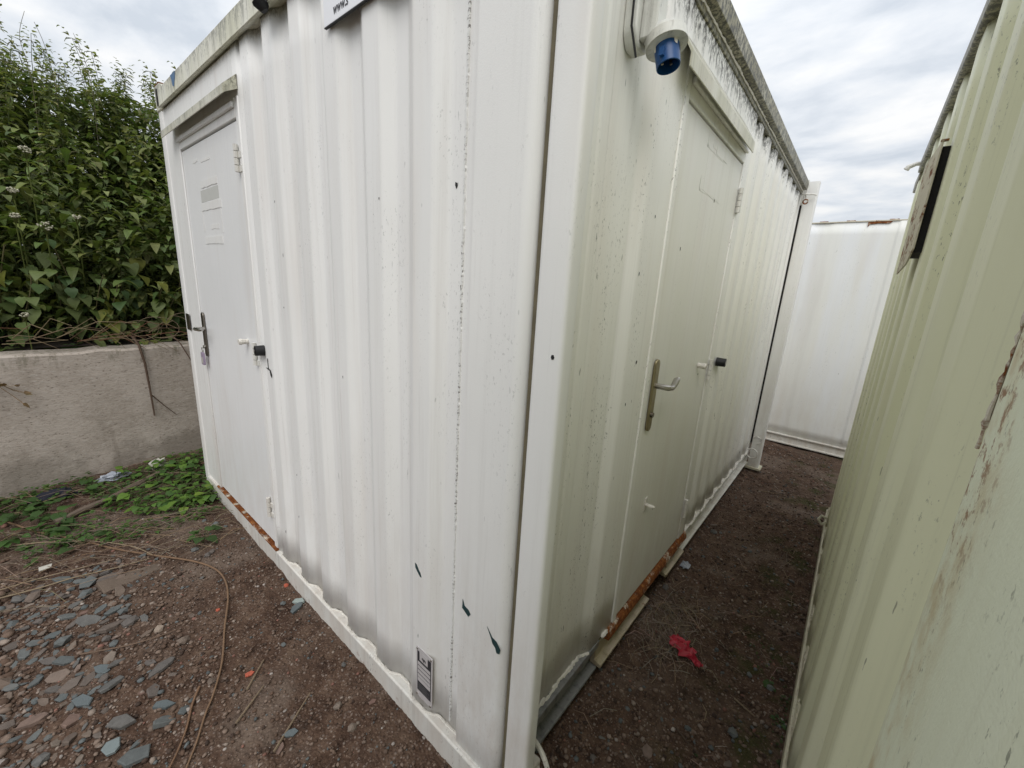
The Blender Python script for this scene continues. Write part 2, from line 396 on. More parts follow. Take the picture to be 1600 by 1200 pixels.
# ------------------------------------------------------------------ white cabin
ZB, ZT = .06, 2.36
cab = empty('site_cabin', (-1.3, 1.7, 0), 'white corrugated steel cabin with two flush doors and a blue power inlet', 'cabin')
DEP = .022
def wall_sheet(prof, fn, z0, z1, name, mat, parent, nz=14, wob=.0012, solid=.003):
    mb = MB(); rows = []; sp = []
    for a, b in zip(prof, prof[1:]):          # support points keep the flats flat under smooth shading
        a, b = Vector(a), Vector(b); l_ = (b-a).length; sp.append(a)
        if l_ > .012: sp += [a.lerp(b, .0018/l_), a.lerp(b, 1-.0018/l_)]
    prof = sp+[Vector(prof[-1])]
    for k in range(nz+1):
        z = z0+(z1-z0)*k/nz
        rows.append([fn(p[0], p[1] + wob*(2*float(vnoise(np.array(p[0]*2.2+31), np.array(z*1.7+7)))-1), z) for p in prof])
    mb.loft(rows, close=False)
    return mb.build(name, mat, parent, solid=solid, smooth=50)
fnL = lambda s, d, z: (s, d, z)            # end wall: depth goes +y
fnS = lambda s, d, z: (-d, s, z)           # side wall: depth goes -x
# end wall: corrugated between door bay and corner plate
p = [(-1.49, DEP)]
ks = [-1.452+.2135*k for k in range(6)]
p = [(-1.545, 0.0), (-1.50, 0.0), (-1.47, .012)]
for k in range(6):
    s = -1.452+.2135*k
    if k > 0: p += [(s-.042, DEP), (s, 0)]
    else: p += [(s, 0)]
    p += [(s+.075, 0), (s+.119, DEP)]
p += [(-.150, DEP)]
wall_sheet(fillet(p, .007), fnL, .13, ZT+.01, 'end_wall', m_white, cab)
# flat steel around the end door (frame bay)
mb = MB()
mb.box((-2.665, .001, .135), (-2.450, .02, ZT)); mb.box((-2.450, .001, 2.190), (-1.546, .02, ZT))
mb.build('door_bay_panel', m_white, cab, bevel=.002)
mb = MB()
for a, b in (((-2.449, -.006, .15), (-2.385, .03, 2.189)), ((-1.538, -.004, .15), (-1.505, .03, 2.189)), ((-2.384, -.006, 2.115), (-1.539, .03, 2.189))): mb.box(a, b)
mb.box((-2.384, -.018, 2.150), (-1.539, -.006, 2.172))
mb.build('door_frame', m_white, cab, bevel=.004)
# corner plate with rolled edge, weld bead and seam
pl = [(-.168, .030), (-.168, .002), (-.03, .002)] + [(-.012+.028*math.sin(a)-.018, .030-.028*math.cos(a)) for a in [R(15*i) for i in range(1, 7)]] + [(-.002, .075)]
pl = [(-.168, .030), (-.168, .002), (-.030, .002)] + [(-.030+.030*math.sin(R(15*i)), .032-.030*math.cos(R(15*i))) for i in range(1, 7)] + [(0, .078)]
wall_sheet(pl, fnL, .02, ZT+.1, 'corner_plate', m_plate, cab, nz=10, wob=.0005)
MB().box((.005, .0185, .03), (.0222, .045, 2.455)).build('corner_gap_shade', m_seam_shade, cab)  # dark strip painting the shade inside the corner groove
mb = MB(); zs = np.arange(.16, 2.36, .0065)
mb.tube([(-.217+.0012*rng.uniform(-1, 1), .0218, z) for z in zs], [.0028+.0013*(i % 2)+.0012*rng.random() for i in range(len(zs))], 5)
mb.build('weld_bead', m_weld, cab)
MB().box((-.176, .012, .14), (-.1685, .034, ZT)).build('seam_filler', simple('tan_filler', (.42, .37, .29), .7), cab)
# base rail of the end wall
mb = MB(); mb.box((-2.66, -.012, .02), (-.02, .05, .138)); mb.build('base_rail', m_rail, cab, bevel=.006)
mb = MB(); mb.box((-2.44, -.015, .1385), (-1.50, .028, .150)); mb.build('door_threshold', m_rust, cab, bevel=.003, label='rusty steel threshold under the end door')
def bead(prof, fn, z, r, name, zj=.006, every=.008, skip=0):
    mb = MB(); pts = []
    pr = [Vector(q) for q in prof]
    for a, b in zip(pr, pr[1:]):
        n = max(1, int((b-a).length/every))
        pts += [a.lerp(b, i/n) for i in range(n)]
    path = [fn(q[0], q[1]-.004+rng.uniform(-.003, .001), z+rng.uniform(-zj, zj)) for q in pts]
    mb.tube(path, [r*rng.uniform(.6, 1.5) for _ in path], 6)
    return mb.build(name, m_seal, cab)
bead([(q[0], q[1]) for q in p[2:]], fnL, .1385, .0032, 'sealant_bead', .0014)
# left rear post with lifting corner
mb = MB(); mb.prism([(q[0], q[1]) for q in fillet([(-2.66, .06), (-2.66, -.004), (-2.743, -.004), (-2.743, .09)], .012)] + [(-2.66, .09)], fnL, .03, 2.355)
mb.build('corner_post', m_white, cab)
mb = MB(); mb.box((-2.748, -.008, 2.356), (-2.64, .11, 2.488)); f_ = mb.build('lifting_corner', m_toprail, cab, bevel=.008)
cap = [(-2.697+.017*math.cos(a), 2.425+(.028 if math.sin(a) > 0 else -.028)+.017*math.sin(a)) for a in [2*math.pi*i/20 for i in range(20)]]
MB().prism(cap, lambda u, v, h: (u, h, v), -.010, .0).build('lifting_slot_shade', m_gap, f_)  # raised dark capsule, painted as the shade inside a slot hole
MB().box((-2.745, -.006, 2.4885), (-2.645, .1, 2.493)).build('rusty_cap', m_rust, f_)
# roof rails and roof
mb = MB(); mb.box((-2.638, -.014, 2.372), (.0, .06, 2.452)); mb.prism([(-.014, 2.371), (-.024, 2.362), (-.018, 2.357), (.0, 2.366), (.0, 2.371)], lambda u, v, h: (h, u, v), -2.638, 0)
rr = mb.build('roof_rail', m_toprail, cab, bevel=.006)
mb = MB()
mb.prism([(.0, 2.340), (.004, 2.340), (.004, 2.366), (.030, 2.372), (.034, 2.428), (.0, 2.436), (-.06, 2.436), (-.06, 2.340)], lambda u, v, h: (u, h, v), .0, 3.40)
mb.build('side_roof_rail', m_toprail_side, cab, bevel=.003)
mb = MB(); ys = np.arange(.02, 3.4, .012); mb.tube([(.006, y, 2.362+.002*rng.uniform(-1, 1)) for y in ys], [.0045*rng.uniform(.6, 1.4) for _ in ys], 5)
mb.build('roof_weld_bead', m_seal, cab)
MB().box((-2.70, .03, 2.437), (-.03, 3.42, 2.446)).build('roof', m_white, cab)
# the two hidden walls and floor close the box
mb = MB(); mb.box((-2.743, .09, .06), (-2.70, 3.45, 2.44)); mb.box((-2.70, 3.40, .06), (-.121, 3.45, 2.435)); mb.box((-2.70, .06, .10), (-.04, 3.40, .16))
mb.build('rear_wall', m_white, cab)
# blue scrape and stains on the rail
mb = MB(); mb.prism([(-2.36, 2.451), (-2.27, 2.451), (-2.275, 2.425), (-2.295, 2.41), (-2.31, 2.392), (-2.335, 2.40), (-2.345, 2.43)], lambda u, v, h: (u, h, v), -.0152, -.0145)
mb.build('blue_scrape', m_bluechip, rr)
# side wall
s0 = .04
p2 = [(s0, DEP), (.477, DEP), (.525, 0), (.700, 0)]
p2 = [(s0, DEP), (.255, DEP), (.262, DEP-.004), (.30, DEP-.004), (.307, DEP), (.477, DEP), (.525, 0), (.700, 0)]
wall_sheet(fillet(p2, .008), fnS, .20, ZT+.01, 'side_wall', m_side, cab, nz=12)
p3 = [(1.575, 0), (1.62, 0), (1.665, DEP)]
y = 1.72
while y < 3.3:
    p3 += [(y-.045, DEP), (y, 0), (y+.075, 0), (y+.119, DEP)] if len(p3) > 3 or True else []
    y += .2165
p3 += [(3.43, DEP)]
q = []
for t in p3:
    if not q or t[0] > q[-1][0]+.002: q.append(t)
p3 = q
wall_sheet(fillet(p3, .007), fnS, .18, ZT+.01, 'side_wall', m_side, cab)
# jacklegs
def leg(name, x0, x1, y0, y1, z0, z1, mat, foot=True):
    mb = MB(); o = fillet([((x0+x1)/2, y0), (x1, y0), (x1, y1), (x0, y1), (x0, y0), ((x0+x1)/2, y0)], .012, 4)[1:-1]
    rows = [[(a[0], a[1], z0+(z1-z0)*k/6) for a in o] for k in range(7)]
    mb.loft(rows); l = mb.build(name, mat, cab, smooth=40)
    if foot: MB().box((x0-.02, y0-.02, z0-.02), (x1+.02, y1+.02, z0)).build('foot_plate', m_greenrail, l, bevel=.002)
    return l
leg('jack_leg', .0225, .0975, .001, .046, .04, 2.47, m_plate)
lf = leg('jack_leg', .008, .098, 3.452, 3.53, .03, 2.44, m_plate)
MB().box((-.0035, 3.456, .25), (.0075, 3.50, 2.27)).build('shadow_gap', m_gap, lf)  # near-black box painting the shade between wall and leg
MB().box((-.0035, 3.458, 2.272), (.0075, 3.50, 2.41)).build('slit_filler', m_rail, lf)  # added filler that closes the bright slit behind the leg
MB().box((-.12, 3.432, .06), (-.004, 3.53, 2.44)).build('corner_post', m_white, cab, bevel=.004)
# lifting rings and pins on the jack legs
def ring(c, r, t, nrm, name, parent, mat, a0=0, a1=360):
    nrm = Vector(nrm).normalized(); a = nrm.orthogonal().normalized(); b = nrm.cross(a)
    n = 20; mb = MB(); mb.tube([Vector(c)+(a*math.cos(R(a0+(a1-a0)*i/n))+b*math.sin(R(a0+(a1-a0)*i/n)))*r for i in range(n+1)], t, 7)
    return mb.build(name, mat, parent)
ring((.055, .125, .165), .052, .0075, (.3, 1, .1), 'lifting_ring', cab, m_seal)
MB().box((.002, .10, .06), (.055, .15, .13)).build('ring_lug', m_rail, cab, bevel=.006)
ring((.035, 3.40, .17), .045, .007, (.2, 1, 0), 'lifting_ring', cab, m_rail)
mb = MB(); mb.tube([(.0, 3.38, 2.335), (.03, 3.37, 2.335), (.075, 3.41, 2.338), (.095, 3.43, 2.335)], .006, 6); mb.tube([(.03, 3.40, 2.44), (.036, 3.40, 2.40), (.028, 3.39, 2.34), (.035, 3.40, 2.30)], .006, 6)
mb.build('leg_pin', m_rail, cab); ring((.036, 3.395, 2.285), .016, .005, (.2, 1, .1), 'leg_pin_ring', cab, m_rust)
mb = MB(); mb.tube([(.018, 3.44, .30), (.04, 3.43, .33), (.075, 3.44, .31), (.085, 3.44, .28), (.05, 3.43, .26)], .005, 6); mb.build('leg_pin', m_rail, cab)
# side base rail: channel, cut away under the door
def channel(y0, y1, name, mat, z0=.06, z1=.196):
    mb = MB(); mb.prism([(.004, z1), (.004, z1-.03), (-.028, z1-.036), (-.030, z0+.012), (.004, z0+.010), (.006, z0), (-.06, z0), (-.06, z1)], lambda u, v, h: (u, h, v), y0, y1)
    return mb.build(name, mat, cab, bevel=.0025)
channel(.05, .60, 'base_channel', m_darkrail); channel(1.622, 3.44, 'base_channel', m_rail)
mb = MB(); mb.prism([(q[0], q[1]) for q in fillet([(-.05, .205), (.012, .203), (.022, .172), (.018, .160), (-.05, .158)], .010)], lambda u, v, h: (u, h, v), .655, 1.612)
mb.build('door_threshold', m_rusttop, cab, label='rust eaten threshold rail under the side door')
mb = MB()
for a, b in ((.605, 1.10), (1.33, 1.618)): mb.prism([(-.012, .155), (-.03, .155), (-.03, .065), (.018, .062), (.020, .078), (-.012, .086)], lambda u, v, h: (u, h, v), a, b)
mb.build('lower_flange', m_yellowrail, cab, bevel=.002)
MB().box((-.06, .60, .07), (-.032, 1.622, .157)).build('inner_beam', m_darkrail, cab)
bead([(a[0], a[1]) for a in p2[:-1]], fnS, .199, .006, 'sealant_bead', .004)
bead([(a[0], a[1]) for a in p3[1:]], fnS, .197, .006, 'sealant_bead', .004)
mb = MB(); mb.tube([(.004, .615+.008*i, .201+rng.uniform(-.004, .004)) for i in range(7)], [.005, .008, .010, .007, .009, .006, .004], 6); mb.build('sealant_lump', m_seal, cab)
# side door frame
mb = MB()
mb.box((-.03, .700, .206), (.006, .736, 2.245)); mb.box((-.03, 1.500, .206), (.006, 1.576, 2.245)); mb.box((-.03, .737, 2.112), (.006, 1.4995, 2.245))
mb.box((.0065, .737, 2.150), (.020, 1.4995, 2.172))
mb.build('door_frame', m_side, cab, bevel=.004)
MB().box((-.04, .70, 2.2455), (-.002, 1.576, ZT)).build('door_bay_panel', m_side, cab)

# doors: end door x -2.384..-1.539 at y ; side door y .737..1.4995
def hinge(axis, pos, z, parent):
    mb = MB()
    for k in range(4):
        h = .024; zz = z-.05+k*.0265
        c = (pos, -.012, zz) if axis == 'x' else (.015, pos, zz)
        mb.cyl(c, (c[0], c[1], zz+h), .0095, 8)
        if k % 2 == 0:
            if axis == 'x': mb.box((pos-.002, -.007, zz), (pos+.032, -.004, zz+h))
            else: mb.box((.006, pos, zz), (.009, pos+.03, zz+h))
    return mb.build('hinge', m_rail, parent, bevel=0)
d1 = MB().box((-2.379, .0, .165), (-1.545, .028, 2.108)).build('door', m_door, cab, bevel=.003)
MB().box((-2.384, .010, .152), (-1.5395, .034, 2.1145)).build('door_gap_seal', m_gap, d1)
for z in (1.965, 1.15, .37): hinge('x', -1.548, z, d1)
def capsule(cx, cz, w, h, n=8):
    o = []
    for i in range(n+1): a = math.pi*i/n; o.append((cx+w/2*math.cos(a), cz+h/2-w/2+w/2*math.sin(a)))
    for i in range(n+1): a = math.pi+math.pi*i/n; o.append((cx+w/2*math.cos(a), cz-h/2+w/2+w/2*math.sin(a)))
    return o
hp = MB().prism(capsule(-2.335, 1.145, .042, .255), lambda u, v, h: (u, h, v), -.011, -.0005).build('handle_plate', m_darksteel, d1, bevel=.003)
mb = MB(); mb.tube([(-2.315, -.008, 1.182), (-2.315, -.045, 1.182), (-2.300, -.056, 1.183), (-2.20, -.058, 1.190), (-2.185, -.050, 1.192)], [.010, .010, .0105, .0095, .008], 10); mb.build('lever_handle', m_steel, d1)
mb = MB(); mb.cyl((-2.335, -.011, 1.075), (-2.335, -.020, 1.075), .010, 12); mb.build('lock_cylinder', m_steel, d1)
mb = MB(); mb.cyl((-1.655, -.001, 1.195), (-1.655, -.028, 1.195), .012, 10); mb.cyl((-1.655, -.028, 1.195), (-1.655, -.040, 1.195), .015, 10, .012); mb.build('door_knob', m_seal, d1)
# old label remains on the end door: raised paper edges under paint
lb = MB()
def rag(x0, x1, z0, z1, t=.0018, y=-.0002):
    o = []
    for i in range(9): o.append((x0+(x1-x0)*i/8, z0+rng.uniform(-.0025, .0025)))
    for i in range(9): o.append((x1-(x1-x0)*i/8, z1+rng.uniform(-.0025, .0025)))
    lb.prism(o, lambda u, v, h: (u, h, v), y-t, y)
rag(-2.11, -1.86, 1.905, 1.935); rag(-2.14, -1.83, 1.800, 1.835); rag(-2.13, -1.86, 1.640, 1.675); rag(-2.02, -1.9, 1.71, 1.73, .001)
rag(-2.14, -2.128, 1.70, 1.80, .001); rag(-1.852, -1.842, 1.69, 1.80, .001); rag(-2.20, -2.12, 2.03, 2.043, .0012); rag(-2.07, -1.93, 2.018, 2.030, .0012)
lb.build('label_residue', m_plate, d1)
mb = MB(); mb.prism([(-2.13, 1.838), (-1.855, 1.842), (-1.852, 1.898), (-2.128, 1.895)], lambda u, v, h: (u, h, v), -.0006, .0); mb.build('bare_label_patch', simple('grey_patch', (.55, .55, .52), .5, var=.06), d1)
# side door
d2 = MB().box((-.024, .741, .212), (.001, 1.4955, 2.106)).build('door', m_doorside, cab, bevel=.003)
MB().box((-.034, .7365, .2065), (-.010, 1.4998, 2.1115)).build('door_gap_seal', m_gap, d2)
for z in (1.955, 1.17, .40): hinge('y', 1.497, z, d2)
MB().prism(capsule(.782, 1.160, .040, .275), lambda u, v, h: (h, u, v), .0015, .012).build('handle_plate', simple('tarnished_brass', (.36, .31, .20), .38, 1.0, var=.3), d2, bevel=.003)
mb = MB(); mb.tube([(.010, .790, 1.198), (.045, .790, 1.198), (.056, .797, 1.197), (.056, .835, 1.192), (.055, .850, 1.196), (.054, .880, 1.214), (.053, .893, 1.216)], [.010, .010, .0105, .010, .011, .0125, .010], 10); mb.build('lever_handle', m_steel, d2)
mb = MB(); mb.cyl((.012, .782, 1.088), (.020, .782, 1.088), .010, 12); mb.build('lock_cylinder', m_darksteel, d2)
mb = MB(); mb.cyl((.002, 1.325, 1.213), (.026, 1.325, 1.213), .012, 10); mb.cyl((.026, 1.325, 1.213), (.040, 1.325, 1.213), .015, 10, .012); mb.build('door_knob', m_seal, d2)
mb = MB(); mb.box((.0015, .880, .640), (.005, .905, .700)); mb.build('hasp_plate', m_seal, d2, bevel=.002)
ring((.022, .893, .668), .017, .005, (0, .35, 1), 'hasp_eye', d2, m_seal)
lb = MB()
def ragS(y0, y1, z0, z1, t=.0004):
    o = [(y0+(y1-y0)*i/8, z0+rng.uniform(-.0025, .0025)) for i in range(9)] + [(y1-(y1-y0)*i/8, z1+rng.uniform(-.0025, .0025)) for i in range(9)]
    lb.prism(o, lambda u, v, h: (h, u, v), .0012, .0012+t)
ragS(.985, 1.20, 2.045, 2.052); ragS(.985, .993, 2.045, 2.09); ragS(1.05, 1.12, 2.06, 2.085); ragS(.965, 1.235, 1.900, 1.908); ragS(.965, .975, 1.90, 1.945); ragS(1.0, 1.06, 1.935, 1.943); ragS(1.1, 1.25, 2.05, 2.08, .001); ragS(.965, 1.22, 1.905, 1.94, .0007)
lb.build('label_residue', m_doorside, d2)
# rain hoods over both doors
mb = MB()
mb.prism([(-.001, 2.262), (-.001, 2.256), (-.048, 2.206), (-.050, 2.180), (-.054, 2.180), (-.054, 2.210)], lambda u, v, h: (h, u, v), -2.50, -1.50)
mb.prism([(-.002, 2.255), (-.048, 2.206), (-.052, 2.182), (-.002, 2.21)], lambda u, v, h: (h, u, v), -1.5035, -1.4995)
mb.build('rain_hood', m_hood, cab)
mb = MB()
mb.prism([(.001, 2.250), (.001, 2.244), (.042, 2.172), (.042, 2.138), (.046, 2.138), (.046, 2.178)], lambda u, v, h: (u, h, v), .60, 1.455)
mb.build('rain_hood', m_hood, cab)
# door stops
mb = MB(); mb.cyl((-1.475, .004, 1.178), (-1.478, -.032, 1.178), .024, 20, .022); mb.cyl((-1.4782, -.0322, 1.178), (-1.4784, -.034, 1.178), .014, 16)
ds = mb.build('door_stop', m_black, cab, smooth=40)
MB().cyl((-1.4786, -.0342, 1.178), (-1.4788, -.0358, 1.178), .006, 10).build('screw', m_steel, ds)
mb = MB(); mb.cyl((-.006, 1.690, 1.190), (.040, 1.694, 1.190), .024, 20, .022); ds = mb.build('door_stop', m_black, cab, smooth=40)
MB().cyl((.0402, 1.694, 1.190), (.042, 1.694, 1.190), .010, 10).build('screw', m_steel, ds)
# grey strike plate on the left post, data plate near the corner
mb = MB(); mb.box((-2.70, -.0075, 1.135), (-2.625, -.0045, 1.235)); mb.build('strike_plate', m_darksteel, cab, bevel=.002)
x0, x1, z0, z1 = -.360, -.279, .172, .372
dp = MB().box((x0, -.0025, z0), (x1, -.0003, z1)).build('data_plate', m_platealu, cab, bevel=.001)
MB().box((x0+.006, -.0031, z0+.026), (x1-.006, -.0026, z1-.016)).build('printed_panel', m_ink, dp)
for k in range(5):
    zz = z0+.066+k*.0165; MB().box((x0+.009, -.0037, zz), (x1-.009, -.0032, zz+(.0125 if k else .014))).build('printed_band', m_platealu, dp)
MB().box((x0+.018, -.0037, z1-.046), (x1-.022, -.0032, z1-.014)).build('printed_heading', m_platealu, dp)
mb = MB()
for k in range(4): mb.box((x0+.012, -.0037, z0+.034+k*.007), (x1-.012-.012*(k % 2), -.0033, z0+.036+k*.007))
mb.build('fine_print', simple('grey_print', (.12, .115, .115), .5), dp)
mb = MB()
for i in range(5): mb.box((x0+.03+.004*i, -.0042, z1-.036-.003*(i % 3)), (x0+.033+.004*i, -.0038, z1-.030+.002*(i % 2)))
mb.build('printed_mark', m_ink, dp)
for (a, b) in ((x0+.006, z1-.008), (x1-.006, z1-.008), (x0+.006, z0+.008), (x1-.006, z0+.008)): MB().cyl((a, -.0026, b), (a, -.005, b), .0035, 8).build('rivet', m_steel, dp)
# chips through the paint
def chip(outline, y=.0, mat=m_chip, par=cab, ax='y'):
    fn = (lambda u, v, h: (u, h, v)) if ax == 'y' else (lambda u, v, h: (h, u, v))
    s = -1 if ax == 'y' else 1
    return MB().prism(outline, fn, y, y+s*.0008).build('paint_chip', mat, par, smooth=0)
def blob(cx, cz, pts): return [(cx+a, cz+b) for a, b in pts]
chip(blob(-.355, .655, [(-.016, .02), (-.007, .018), (.002, .006), (.012, -.004), (.017, -.016), (.010, -.018), (-.004, -.006), (-.014, .004)]))
chip(blob(-.145, .652, [(-.012, .020), (-.004, .002), (.012, -.002), (.020, -.012), (.012, -.024), (-.004, -.014), (-.013, -.010)]), .0012)
chip(blob(-.03, .612, [(-.032, .032), (-.012, .010), (.004, .006), (.018, -.010), (.016, -.024), (.006, -.028), (.000, -.014), (-.010, -.008), (-.014, .002)]), .0012, m_chip)
chip(blob(-1.405, 1.093, [(-.055, .010), (-.02, .012), (0, .006), (.012, -.012), (.008, -.028), (-.006, -.018), (-.012, .002)]), -.0005, m_black)
chip(blob(-1.43, 1.13, [(-.004, .02), (.004, .015), (.003, -.03), (-.002, -.03)]), -.0005, m_black)
chip([(.0042*math.cos(a)+.076, 1.392+.0055*math.sin(a)) for a in np.linspace(0, 5.5, 6)], .0008, m_black)
chip([(a-.245, b+1.748) for a, b in ((-.004, .006), (.003, .003), (.004, -.003), (0, -.009), (-.004, -.002))], DEP-.0005, m_black)
for _ in range(9):
    k = rng.randrange(6); s = -1.452+.2135*k+rng.uniform(.008, .066); z = rng.uniform(.25, 2.1)
    w, h = rng.uniform(.0008, .0018), rng.uniform(.002, .008)
    chip([(s-w, z), (s, z-h), (s+w*.8, z-h*.3), (s+w, z+h*.6), (s, z+h)], -.0004, m_gap)
for _ in range(10):
    y, z = rng.uniform(.66, .74)*0+rng.choice([rng.uniform(.536, .63), rng.uniform(.78, 1.45)]), rng.uniform(.3, 1.9); w, h = rng.uniform(.0015, .0035), rng.uniform(.003, .010)
    chip([(y-w, z), (y, z-h), (y+w, z-h*.3), (y+w, z+h*.6), (y, z+h)], .0012, m_gap, cab, 'x')
mb = MB(); mb.tube([(-.0285+.0, .185, .262), (-.0285, .20, .270), (-.0285, .206, .258), (-.0285, .196, .252), (-.0285, .212, .262), (-.0285, .222, .285)], .0022, 5); mb.build('marker_scrawl', m_ink, cab)
# black cable clip hanging from the end roof rail
mb = MB(); mb.tube([(-1.13, -.02, 2.392), (-1.125, -.034, 2.372), (-1.12, -.040, 2.350), (-1.115, -.030, 2.334)], [.020, .026, .024, .012], 10); mb.build('rail_buffer', m_black, cab)
# power inlet: surface box, white flange, blue shrouded pins
pin_c = Vector((.074, .374, 2.066)); ax = Vector((.26, -.10, -.96)).normalized()
mb = MB(); mb.prism([(q_[0], q_[1]) for q_ in fillet([(.345, 2.36), (.325, 2.36), (.325, 2.115), (.345, 2.085), (.390, 2.085), (.412, 2.115), (.412, 2.36), (.39, 2.36)], .012)], lambda u, v, h: (h, u, v), -DEP+.001, .012)
mb.prism([(q_[0], q_[1]) for q_ in [(.345, 2.10), (.395, 2.10), (.392, 2.30), (.350, 2.30)]], lambda u, v, h: (h, u, v), .012, .052)
inlet = mb.build('power_inlet', m_inlet, cab, bevel=.004)
mb = MB(); b0 = pin_c-ax*.040; mb.tube([b0-ax*.022, b0-ax*.010, b0+ax*.000, b0+ax*.022, b0+ax*.024, b0+ax*.021, b0-ax*.004], [.026, .036, .0465, .0465, .0445, .041, .040], 28); mb.build('flange', m_inlet, inlet, smooth=40)
n_ = 26; a_ = ax.orthogonal().normalized(); b_ = ax.cross(a_)
def circ(c, r): return [c+(a_*math.cos(2*math.pi*i/n_)+b_*math.sin(2*math.pi*i/n_))*r for i in range(n_)]
mb = MB(); mb.loft([circ(b0-ax*.003, .0285), circ(b0+ax*.068, .0265), circ(b0+ax*.069, .0245), circ(b0+ax*.030, .0240)], caps=False)
mb.box(tuple(b0+ax*.047+Vector((-.006, -.036, -.008))), tuple(b0+ax*.047+Vector((.004, -.026, .008))))
mb.build('blue_sleeve', m_blue, inlet, smooth=40)
_sf = MB(); _sf.cyl(b0+ax*.022, b0+ax*.031, .0240, 26); _sf.build('socket_face', simple('shaded_face', (.006, .014, .05), .5), inlet)  # disc coloured extra dark for the shade inside the sleeve
for k in range(3):
    o_ = (a_*math.cos(2*math.pi*k/3+.5)+b_*math.sin(2*math.pi*k/3+.5))*.0125
    MB().cyl(b0+ax*.029+o_, b0+ax*.058+o_, .0032, 8).build('pin', m_pin, inlet)
mb = MB()
for k in range(5):
    t = k*1.1; o_ = (a_*math.cos(t)+b_*math.sin(t)); w_ = (a_*-math.sin(t)+b_*math.cos(t))
    c_ = b0+o_*.0290; mb.add([c_+ax*.020-w_*.007, c_+ax*.020+w_*.006, c_-o_*.0006+ax*(.033+.004*(k % 2))+w_*.004, c_-o_*.0006+ax*.036-w_*.003], [(0, 1, 2, 3)])
mb.build('paint_fleck', m_seal, inlet, smooth=0)
mb = MB(); mb.tube([(-.02, .322, 2.30), (.002, .318, 2.30), (.004, .318, 2.12), (.015, .335, 2.06)], .0028, 5); mb.build('cable', m_black, inlet)
mb = MB(); mb.prism([(.452, 2.245), (.462, 2.25), (.470, 2.232), (.458, 2.218)], lambda u, v, h: (h, u, v), -DEP+.0005, .0); mb.build('cable_clip', m_rail, inlet)

# ------------------------------------------------------------------ things on the cabin
sg = empty('sign', (-.77, -.006, 2.1955), 'white board sign with black web address fixed high on the cabin end wall', 'sign')
MB().box((-.770, -.0125, 2.1955), (-.10, -.0065, 2.368)).build('board', m_sign, sg, bevel=.001)
mb = MB(); mb.box((-.764, -.006, 2.199), (-.10, -.0008, 2.204)); mb.box((-.770, -.0130, 2.1930), (-.10, -.006, 2.1950)); mb.build('black_underside', m_black, sg)  # black strips draw the dark gap under and behind the board
tx = bpy.data.curves.new('lettering', 'FONT'); tx.body = 'www.s'; tx.size = .0345; tx.extrude = .0003; tx.offset = .0007; tx.shear = .10; tx.materials.append(m_ink)
to = bpy.data.objects.new('lettering', tx); COL.objects.link(to); to.parent = sg; to.rotation_euler = (R(90), 0, 0); to.location = Vector((-.717, -.0128, 2.211))-sg.location
bpy.context.view_layer.update(); _me = bpy.data.meshes.new_from_object(to.evaluated_get(bpy.context.evaluated_depsgraph_get())); _me.materials.clear(); _me.materials.append(m_ink)
t2 = inst(_me, 'lettering', sg, to.location.copy(), (R(90), 0, 0), (.82, 1, 1)); bpy.data.objects.remove(to); t2.name = 'lettering'
kt = empty('key_tag', (-2.335, -.02, 1.00), 'small lilac plastic key tag hanging below the end door lever', 'key tag')
ring((-2.345, -.024, 1.056), .014, .002, (0, 1, 0), 'split_ring', kt, m_steel)
mb = MB(); mb.prism([(q_[0], q_[1]) for q_ in fillet([(-2.345, 1.045), (-2.325, 1.04), (-2.322, .968), (-2.368, .968), (-2.365, 1.04), (-2.345, 1.045)], .008)[1:-1]], lambda u, v, h: (u, h, v), -.030, -.020); tg = mb.build('tag', m_lilac, kt)
MB().box((-2.358, -.0308, .978), (-2.332, -.0302, 1.012)).build('paper_insert', m_paper, tg)
MB().tube([(-2.335, -.0145, 1.078), (-2.338, -.018, 1.070), (-2.343, -.022, 1.066)], .003, 6).build('key', m_steel, kt)

# ------------------------------------------------------------------ green container
G = .638
gc = empty('green_container', (1.85, 1.2, 0), 'sage green corrugated container alongside the narrow earth alley', 'container')
fnG = lambda s, d, z: (G+d, s, z)
pg = [(-.115, .036)]
k = 0; y = .06
pg += [(-.010, .036)]
while y < 2.85:
    pg += [(y, 0), (y+.105, 0), (y+.155, .036), (y+.262, .036)] ; y += .312
pg = [t for t in pg if t[0] < 2.9] + [(2.9, .036)]
wall_sheet(fillet(pg, .009, 3), fnG, .06, 2.24, 'corrugated_wall', m_green, gc)
pe = [(-1.2, 0), (-.16, 0)] + [(-.16+.035*math.sin(R(15*i)), .035-.035*math.cos(R(15*i))) for i in range(1, 7)] + [(-.122, .045)]
wall_sheet(pe, fnG, .03, 2.30, 'corner_plate', m_greenplate, gc, nz=8, wob=.0006)
mb = MB(); mb.box((G-.012, -.18, .0), (G+.06, 2.9, .075)); mb.build('base_rail', m_greenrail, gc, bevel=.005)
mb = MB(); ys = np.arange(-.1, 2.9, .011)
mb.tube([(G+.002+.006*rng.random(), y, .083+.006*rng.random()) for y in ys], [.008*rng.uniform(.5, 1.5) for _ in ys], 6); mb.build('sealant_bead', m_greenrail, gc)
mb = MB(); mb.box((G-.018, -.3, 2.235), (G+.08, 2.55, 2.292)); mb.box((G-.008, 2.5502, 2.20), (G+.08, 2.90, 2.262)); mb.build('roof_rail', m_toprail_side, gc, bevel=.006)
